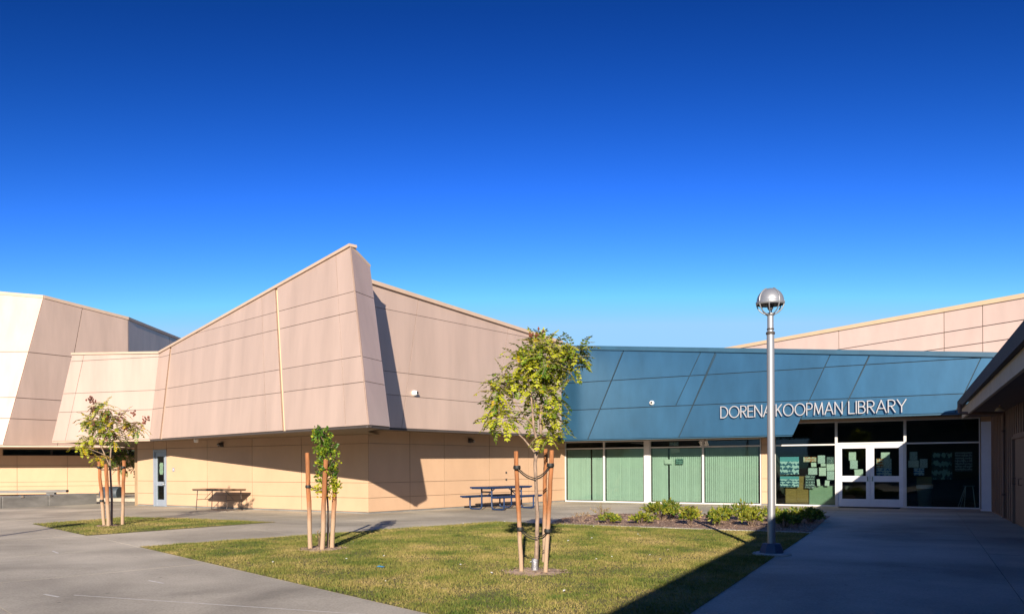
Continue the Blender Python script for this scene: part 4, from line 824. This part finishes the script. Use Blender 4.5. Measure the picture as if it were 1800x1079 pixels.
# folding table
t = thing('folding_table', 'brown folding table standing against the sunlit tan wall', 'table', (-10.0, 27.75, FZ), math.atan2(-0.536, 0.844))
m = MB(); m.box((0, 0, .715), (1.86, .76, .03)); m.build('table_top', 'table_brown', t)
m = MB(); m.box((0, -.372, .69), (1.82, .012, .05)); m.box((0, .372, .69), (1.82, .012, .05)); m.box((-.915, 0, .69), (.012, .73, .05)); m.box((.915, 0, .69), (.012, .73, .05)); m.build('apron', 'table_leg', t)
for x, sx in ((-.74, -1), (.74, 1)):
    for y in (-.3, .3):
        m = MB(); m.tube([(x, y, .70), (x + sx * .06, y * 1.05, .0)], .014, 8); m.build('leg', 'table_leg', t)
    m = MB(); m.tube([(x + sx * .03, -.31, .36), (x + sx * .03, .31, .36)], .010, 6); m.tube([(x, 0, .38), (x - sx * .45, 0, .69)], .009, 6); m.build('brace', 'table_leg', t)

# low concrete seat wall with skate stops, far left
pa, pb = Vector((-19.6, 27.6, FZ)), Vector((-16.95, 33.2, FZ)); pd = (pb - pa).normalized(); fS = Face(pa, pd)
t = thing('concrete_seat_wall', 'low grey concrete seat wall with metal skate stops at far left', 'seat wall', pa + pd * 3)
LP = (pb - pa).length
for s0, s1 in ((-3, 0.2), (0.215, 2.3), (2.315, 4.1), (4.115, LP)):
    m = MB(); slab(m, fS, [(s0, -.05), (s1, -.05), (s1, .42), (s0, .42)], -0.95, 0, 0.015); m.build('concrete_block', 'concrete_grey', t, True)
s = -0.4
while s < LP - 1.4:
    m = MB(); m.box(fS.at(s, .435, -.06), (.10, .12, .035), fS.u, fS.n); m.box(fS.at(s, .40, .012), (.10, .022, .06), fS.u, fS.n); m.build('skate_stop', 'steel', t, True); s += 1.15
t = thing('low_bench', 'pale flat concrete bench slab behind the grey seat wall', 'bench', (-20.6, 33.6, FZ))
m = MB(); m.box((0, 0, .50), (4.0, .5, .1), (1, .3, 0), (-.3, 1, 0)); m.build('seat', 'concrete_grey', t)
for k in (-1.4, 1.4):
    m = MB(); m.box((k * .958, k * .287, .225), (.3, .4, .45), (1, .3, 0), (-.3, 1, 0)); m.build('leg', 'concrete_grey', t)
t = thing('barrel', 'dark blue grey barrel lying on its side behind the left sapling', 'barrel', (-18.0, 36.6, FZ))
ax = Vector((0.97, -0.22, 0)).normalized(); m = MB(); m.tube([ax * a + Vector((0, 0, .32)) for a in (-.44, -.40, -.2, 0, .2, .40, .44)], [.27, .30, .31, .315, .31, .30, .27], 20); bd = m.build('body', 'barrel', t)
for a in (-.22, .22, -.43, .43):
    m = MB(); m.tube([ax * (a - .012) + Vector((0, 0, .32)), ax * (a + .012) + Vector((0, 0, .32))], .322 if abs(a) < .3 else .29, 20); m.build('hoop', 'barrel', t)
m = MB(); block(m, [(-22.5, 36.4), (-14.6, 35.0), (-14.6, 37.6), (-22.5, 39)], FZ - .1, FZ + .14); o = m.build('raised_kerb', 'concrete'); tag(o, kind='structure')

# litter
def scrap(p, sz, mname, label):
    m = MB(); x, y = p; vs = [(random.uniform(-1, 1) * sz, random.uniform(-1, 1) * sz * .6, random.uniform(0.012, .035)) for _ in range(7)]
    m.add(vs, [(0, 1, 2), (2, 3, 4), (4, 5, 6), (1, 4, 6), (0, 3, 5)]); o = m.build('litter', mname, loc=(x, y, gz(x, y) + .01)); tag(o, label, 'litter')
scrap((-2.0, 12.45), .09, 'litter_blue', 'crumpled blue wrapper on the lawn left of the tallest tree')
scrap((8.0, 20.6), .10, 'litter_blue', 'blue wrapper lying in the shaded end of the planting bed')

# ------------------------------------------------------------------ trees, stakes, shrubs
def leaflet(mb, p, d, nrm, L, Wd, mi):
    d = d.normalized(); s_ = d.cross(nrm).normalized(); n_ = s_.cross(d)
    mb.add([p, p + d * L * .45 + s_ * Wd - n_ * Wd * .35, p + d * L, p + d * L * .45 - s_ * Wd - n_ * Wd * .35, p + d * L * .5], [(0, 1, 4), (1, 2, 4), (2, 3, 4), (3, 0, 4)], mi)
def rv(): 
    v = Vector((random.gauss(0, 1), random.gauss(0, 1), random.gauss(0, 1))); return v.normalized()
def compound(mb, p, d, L, mi, nl=5, ls=1.0):
    """pinnate leaf: drooping midrib with paired leaflets"""
    pos = p; dd = d.normalized(); step = L / nl; up = Vector((0, 0, 1)); pts = [p]
    for k in range(nl):
        dd = (dd + Vector((0, 0, -.10 - .05 * k)) + rv() * .06).normalized(); pos = pos + dd * step; pts.append(pos)
        sd_ = dd.cross(up)
        if sd_.length < .1: sd_ = Vector((1, 0, 0))
        sd_.normalize(); nrm = sd_.cross(dd).normalized(); l = (0.072 - 0.004 * k) * ls * random.uniform(.8, 1.15)
        for s_ in (-1, 1):
            m_ = mi if random.random() < .86 else random.choice((0, 1, 1, 1, 2))
            leaflet(mb, pos, (sd_ * s_ * .9 + dd * .5 + Vector((0, 0, -.25)) + rv() * .15), (nrm + rv() * .35), l, l * .29, m_)
    leaflet(mb, pos, dd, nrm, .07 * ls, .018 * ls, mi)
    mb.tube(pts, [.003] * len(pts), 3, 4, False)
LEAVES = ['leaf_green', 'leaf_lime', 'leaf_yellow', 'leaf_red', 'bark', 'leaf_dark']
def branchset(t, paths):
    for i, pth in enumerate(paths):
        m = MB(); m.tube([q[:3] for q in pth], [q[3] for q in pth], 9 if i == 0 else 6); m.build('trunk' if i == 0 else 'branch', 'bark', t)
def crown(t, clusters, ls=1.0, kind='compound', name='crown', dens=3.6):
    mb = MB()
    for cx, cy, cz, rx, rz, n, pal in clusters:
        for _ in range(int(n * dens)):
            v = rv() * random.random() ** .45; p = Vector((cx + v.x * rx, cy + v.y * rx, cz + v.z * rz)); d = Vector((v.x, v.y, v.z * .5)) + rv() * .7 + Vector((0, 0, .15))
            mi = random.choice(pal)
            if kind == 'compound': compound(mb, p, d, random.uniform(.16, .28) * ls, mi, 5, ls)
            else:
                for _k in range(4): leaflet(mb, p + rv() * .05 * ls, d + rv() * .8 + Vector((0, 0, -.2)), rv() + Vector((0, -.3, .8)), random.uniform(.05, .09) * ls, .028 * ls, mi)
    o = mb.build(name, LEAVES, t); o['kind'] = 'stuff'; return o
def seed_pods(t, spots):
    mb = MB()
    for x, y, z, r, n in spots:
        for _ in range(n):
            p = Vector((x, y, z)) + rv() * r * random.random() ** .4; s_ = random.uniform(.018, .032); vs = [p + Vector(v) * s_ for v in ((1, 0, 0), (-.5, .87, 0), (-.5, -.87, 0), (0, 0, 1.5), (0, 0, -1))]
            mb.add(vs, [(0, 1, 3), (1, 2, 3), (2, 0, 3), (1, 0, 4), (2, 1, 4), (0, 2, 4)], 3)
    o = mb.build('seed_pods', LEAVES, t); o['kind'] = 'stuff'
def stake(base, top, r, label, grp='wooden tree stakes'):
    b_ = Vector(base); b_.z = gz(b_.x, b_.y); d = Vector(top) - b_; n = 9; m = MB()
    pts = [d * (i / (n - 1)) + Vector((random.gauss(0, .004), random.gauss(0, .004), 0)) * (0 if i == 0 else 1) for i in range(n)]
    pts[0] = -d.normalized() * .05; m.tube(pts, [r * random.uniform(.94, 1.06) for _ in range(n)], 10)
    o = m.build('tree_stake', 'stake', loc=b_); tag(o, label, 'stake', grp); return o
def tie(pts, label, r=.010):
    c = Vector(pts[0]); m = MB(); P_ = []
    for a, b_ in zip(pts[:-1], pts[1:]):
        a = Vector(a); b_ = Vector(b_)
        for k in range(7): f_ = k / 6; P_.append(a.lerp(b_, f_) + Vector((0, 0, -.035 * math.sin(math.pi * f_))) - c)
    m.tube(P_, r, 6); m.tube([p + Vector((0, .012, .03)) for p in P_], r * .8, 6)
    a0 = Vector((0, 0, .015)); m.lathe([(.050, -.02), (.056, 0), (.050, .035)], a0, 10); o = m.build('tree_tie', 'rubber', loc=c); tag(o, label, 'tree tie', 'black rubber tree ties')

# tallest tree
B0 = Vector((0.33, 11.98, gz(0, 11.98)))
t = thing('staked_tree', 'tallest staked sapling with yellow green feathery leaves in the middle of the lawn', 'tree', B0)
T = lambda *a: a
branchset(t, [[T(0.01, 0, -.05, .036), T(.03, 0, .4, .032), T(.04, 0, .84, .029), T(.02, 0, 1.32, .026), T(.01, 0, 1.6, .027), T(.03, 0, 1.76, .03), T(.05, 0, 1.88, .030)],
 [T(.04, 0, 1.84, .026), T(.10, 0.02, 2.01, .024), T(.09, .03, 2.27, .018), T(.12, .05, 2.6, .014), T(.10, .04, 2.95, .009), T(.14, .02, 3.25, .005)],
 [T(.05, 0, 1.86, .022), T(-.01, -.04, 2.13, .018), T(-.04, -.06, 2.53, .013), T(-.10, -.05, 2.9, .008), T(-.05, 0, 3.2, .005)],
 [T(.02, 0, 1.74, .016), T(-.15, -.03, 1.95, .012), T(-.32, -.05, 2.11, .009), T(-.53, -.08, 2.2, .005)],
 [T(-.01, -.04, 2.15, .010), T(-.15, -.1, 2.29, .008), T(-.28, -.15, 2.49, .006), T(-.45, -.15, 2.62, .004)],
 [T(.10, .03, 2.3, .010), T(.22, .02, 2.62, .008), T(.36, .0, 2.93, .006), T(.58, .0, 3.12, .004)],
 [T(.09, .02, 2.1, .008), T(.25, .1, 2.2, .006), T(.38, .12, 2.35, .004)], [T(.0, 0, 2.5, .008), T(.1, .25, 2.75, .006), T(.12, .35, 3.0, .004)], [T(-.04, -.05, 2.6, .008), T(-.1, -.3, 2.8, .005)]])
Y1 = (0, 0, 0, 1, 1, 1, 1, 1, 5); Y2 = (0, 1, 1, 1, 2, 1, 0, 1); Y3 = (0, 1, 1, 0, 1)
q = lambda px, py, rx, rz, n, pal, dy=0.0: ((px - 940) / 119.4, dy, (1005 - py) / 119.4, rx / 119.4, rz / 119.4, n, pal)
crown(t, [q(957, 608, 36, 15, 19, Y2), q(1005, 617, 26, 11, 13, Y1), q(925, 635, 32, 24, 17, Y2), q(962, 640, 40, 26, 24, Y1), q(1003, 636, 20, 14, 8, Y3), q(890, 672, 24, 15, 13, Y1), q(874, 690, 14, 12, 7, Y2), q(935, 682, 30, 18, 15, Y1), q(972, 690, 22, 24, 15, Y1),
 q(880, 735, 24, 18, 17, Y3), q(872, 712, 12, 8, 4, Y1), q(945, 728, 28, 8, 9, Y3), q(982, 735, 12, 18, 6, Y1), q(965, 768, 18, 6, 6, Y3), q(950, 655, 30, 20, 10, Y1, .25), q(940, 640, 30, 24, 9, Y3, -.25)])
seed_pods(t, [(-.05, 0, 3.50, .06, 7), (-.42, 0, 2.83, .10, 4), (.1, 0, 3.54, .1, 4)])
m = MB(); m.lathe([(.05, 0.0), (.054, .05), (.048, .13), (.052, .19), (.036, .21)], (.0, 0, -.01), 12); m.build('trunk_guard', 'foil', t)
stake((0.13, 11.96, 0), (0.055, 11.92, 1.92), .033, 'leftmost of the three stakes round the tallest tree')
stake((0.48, 11.83, 0), (0.585, 11.9, 1.93), .033, 'right front stake leaning outwards beside the tallest tree')
stake((0.50, 12.95, 0), (0.53, 12.75, 1.97), .033, 'rear stake behind the right front one of the tallest tree')
tie([(0.072, 11.87, 1.66), (.35, 11.94, 1.49)], 'upper left tie from stake to trunk of the tallest tree'); tie([(.56, 11.85, 1.69), (.36, 11.94, 1.51)], 'upper right tie from stake to trunk of the tallest tree')
tie([(.115, 11.92, .76), (.37, 11.94, .62)], 'lower left tie from stake to trunk of the tallest tree'); tie([(.515, 11.80, .74), (.38, 11.94, .64)], 'lower right tie from stake to trunk of the tallest tree')

# columnar young tree
B1_ = Vector((-3.48, 15.1, gz(0, 15.1)))
t = thing('staked_tree', 'small narrow sapling with dense round green leaves between three stakes', 'tree', B1_)
branchset(t, [[T(0.04, .05, -.05, .022), T(.06, .03, .6, .018), T(.04, 0, 1.2, .015), T(.02, 0, 1.8, .010), T(-.02, 0, 2.2, .005)]] + [[T(.04, 0, z_, .008), T(.04 + a, b_, z_ + .18, .005), T(.04 + 1.6 * a, 1.6 * b_, z_ + .25, .003)] for z_, a, b_ in ((1.1, .12, .05), (1.2, -.1, -.06), (1.4, .1, -.1), (1.6, -.14, .02), (1.75, .1, .06), (1.9, -.08, -.08))])
q = lambda px, py, rx, rz, n, pal: ((px - 570) / 94.7, 0, (966 - py) / 94.7, rx / 94.7, rz / 94.7, n, pal)
G1 = (0, 0, 5, 5, 1); crown(t, [q(566, 768, 19, 16, 48, G1), q(572, 795, 22, 18, 62, G1), q(576, 822, 22, 16, 50, G1), q(570, 842, 22, 12, 26, (0, 5, 1)), q(582, 858, 16, 10, 20, (0, 1, 1)), q(560, 858, 14, 7, 10, (1, 1, 2)), q(575, 872, 14, 5, 5, (1, 2))], .85, 'simple', dens=1.5)
stake((-3.74, 15.06, 0), (-3.80, 15.1, 1.97), .042, 'leftmost of the three stakes round the narrow sapling')
stake((-3.49, 14.92, 0), (-3.42, 14.95, 1.84), .044, 'front middle stake before the narrow sapling')
stake((-3.37, 15.2, 0), (-3.31, 15.25, 1.52), .042, 'dark stake right of the narrow sapling trunk')
tie([(-3.78, 15.08, 1.32), (-3.46, 15.1, 1.28)], 'tie on the leftmost stake of the narrow sapling')
def shrub(loc, r, h, n, pal, label, grp='shrubs in the planting bed', dry=False, name='shrub'):
    t = thing(name, label, 'shrub', (loc[0], loc[1], gz(*loc)), random.uniform(0, 6), grp)
    m = MB(); mb = MB(); k = 0
    for _ in range(n):
        a = random.uniform(0, 6.28); rr = r * random.random() ** .6; tip = Vector((rr * math.cos(a), rr * math.sin(a), h * random.uniform(.45, 1.0) * (1 - .35 * rr / r))); mid = tip * .5 + Vector((0, 0, .15 * h))
        m.tube([(tip.x * .15, tip.y * .15, -.02), mid, tip], [.005, .004, .002], 3)
        for j in range(4 if dry else 11):
            f_ = random.uniform(.35, 1.05); p = mid.lerp(tip, (f_ - .35) / .65) + rv() * .02; d = (tip - mid).normalized() * .7 + rv() * .8 + Vector((0, 0, .25))
            leaflet(mb, p, d, rv() + Vector((0, 0, .6)), random.uniform(.06, .11) * (0.55 if dry else 1), .010 if dry else .022, random.choice(pal))
    m.build('stems', 'bark', t); o = mb.build('foliage', ['shrub_green', 'shrub_lime', 'leaf_yellow', 'leaf_dry', 'bark', 'leaf_dark'], t); o['kind'] = 'stuff'
S1 = (0, 1, 1, 5, 1); S2 = (1, 1, 0, 1, 1, 5); S3 = (0, 5, 5, 0, 1)
for loc, r, h, n, pal, lab, dry in (
 ((1.78, 21.0), .26, .38, 26, (3, 3, 3), 'leftmost dry reddish twiggy shrub in the planting bed', True), ((2.5, 22.7), .32, .48, 34, (3, 3, 1), 'second dry shrub from the left at the back of the bed', True),
 ((2.44, 20.5), .34, .30, 44, S1, 'low green shrub in front of the dry ones', False), ((3.25, 20.3), .32, .36, 42, S2, 'yellow green shrub left of the largest bush', False),
 ((3.95, 21.6), .50, .62, 90, S1, 'largest bright green bush in the middle of the bed', False), ((4.4, 22.4), .30, .62, 44, S3, 'tall thin shrub at the back beside the largest bush', False),
 ((4.35, 19.9), .22, .56, 40, S2, 'narrow upright shrub right of the largest bush', False), ((4.7, 21.6), .34, .42, 40, (1, 3, 1), 'sparse pale shrub behind the narrow upright one', False),
 ((4.95, 19.7), .28, .46, 44, S2, 'rounded lime shrub at the front edge of the bed', False), ((5.35, 20.6), .36, .50, 56, S1, 'mid green shrub behind the lime one', False),
 ((5.75, 19.5), .34, .52, 56, S2, 'yellowish bush left of the lamp post in front', False), ((6.0, 21.2), .40, .58, 60, S1, 'broad bush behind the yellowish one', False),
 ((6.6, 20.6), .34, .46, 46, S2, 'lime bush just left of the lamp post pole', False), ((6.35, 19.0), .34, .44, 50, S3, 'dark shrub at the front right of the lamp post', False),
 ((6.95, 19.9), .36, .50, 56, S1, 'bush right of the lamp post reaching the sunlit edge', False), ((7.5, 20.5), .34, .44, 46, S3, 'shaded dark shrub near the right end of the bed', False), ((7.9, 21.5), .30, .36, 36, S3, 'rightmost shaded shrub beside the walkway', False)):
    shrub(loc, r * 1.05, h * 0.92, n, pal, lab, dry=dry)
shrub((-3.62, 15.25), .13, .42, 14, (3, 3, 0), 'small weedy sprout at the foot of the narrow sapling', None, True, 'weed')

# left tree with red seed pods
B2_ = Vector((-10.14, 20.55, gz(0, 20.55)))
t = thing('staked_tree', 'left sapling with yellow leaves and dark red seed pods on the small lawn', 'tree', B2_)
sc_ = 69.8; q3 = lambda px, py, r_: ((px - 190) / sc_, 0, (925 - py) / sc_, r_)
branchset(t, [[q3(191, 927, .032), q3(192, 880, .028), q3(190, 840, .026), q3(189, 815, .026)], [q3(189, 816, .02), q3(191, 790, .017), q3(188, 765, .013), q3(187, 735, .008), q3(186, 712, .004)], [q3(188, 818, .018), q3(178, 795, .014), q3(168, 775, .010), q3(160, 750, .006), q3(155, 720, .004)],
 [q3(180, 800, .01), q3(160, 792, .007), q3(140, 785, .004)], [q3(190, 770, .009), q3(207, 768, .007), q3(228, 752, .005), q3(250, 742, .003)], [q3(170, 778, .008), q3(160, 762, .005), q3(143, 742, .003)]])
q = lambda px, py, rx, rz, n, pal, dy=0.0: ((px - 190) / sc_, dy, (925 - py) / sc_, rx / sc_, rz / sc_, n, pal)
YL = (0, 1, 1, 2, 5, 0, 3); crown(t, [q(178, 718, 18, 9, 11, YL), q(195, 735, 20, 14, 13, YL), q(165, 745, 18, 12, 13, YL), q(185, 758, 22, 12, 14, YL), q(150, 738, 10, 8, 5, YL), q(220, 750, 12, 9, 7, YL), q(237, 752, 9, 7, 5, YL), q(160, 772, 16, 7, 7, (1, 1, 0)), q(200, 772, 14, 7, 6, YL), q(138, 782, 12, 4, 5, (2, 1, 1)), q(170, 803, 10, 4, 3, (2, 2, 1))], 1.05)
seed_pods(t, [((156 - 190) / sc_, 0, (925 - 704) / sc_, .11, 26), ((160 - 190) / sc_, 0, (925 - 722) / sc_, .10, 28), ((186 - 190) / sc_, -.1, (925 - 732) / sc_, .08, 18), ((219 - 190) / sc_, 0, (925 - 752) / sc_, .12, 26), ((252 - 190) / sc_, 0, (925 - 738) / sc_, .12, 16), ((187 - 190) / sc_, 0, (925 - 765) / sc_, .06, 10), ((232 - 190) / sc_, 0, (925 - 728) / sc_, .08, 8)])
stake((-10.28, 20.5, 0), (-10.44, 20.55, 1.87), .043, 'leftmost of the three stakes round the left sapling')
stake((-10.09, 20.32, 0), (-10.18, 20.4, 1.80), .046, 'front middle stake before the left sapling')
stake((-9.98, 20.83, 0), (-9.92, 20.8, 1.90), .043, 'rightmost of the three stakes round the left sapling')
tie([(-10.42, 20.52, 1.70), (-10.16, 20.5, 1.66)], 'upper tie on the left stake of the left sapling'); tie([(-9.93, 20.77, 1.70), (-10.16, 20.5, 1.68)], 'upper tie on the right stake of the left sapling')
tie([(-10.34, 20.5, .86), (-10.15, 20.5, .82)], 'lower tie on the left stake of the left sapling')
# far sapling behind
t = thing('staked_tree', 'distant dull green sapling behind the left one near the hall wall', 'tree', (-18.1, 37.4, FZ))
branchset(t, [[T(0, 0, 0, .03), T(.03, 0, .9, .026), T(.05, 0, 1.6, .02), T(.1, 0, 2.3, .008)], [T(.05, 0, 1.3, .012), T(.5, 0, 1.55, .008), T(.8, 0, 1.7, .004)], [T(.05, 0, 1.5, .012), T(-.3, 0, 1.9, .006)]])
crown(t, [(.0, 0, 2.2, .45, .35, 26, (0, 5, 3)), (.4, 0, 1.9, .4, .3, 18, (0, 5, 0)), (.85, 0, 1.6, .3, .35, 16, (0, 3, 5)), (-.3, 0, 1.75, .35, .3, 14, (5, 0, 5)), (.2, 0, 1.5, .3, .2, 8, (5, 0))], 1.15)
stake((-17.95, 37.2, 0), (-18.0, 37.2, 1.75), .05, 'distant orange stake of the sapling near the hall wall')
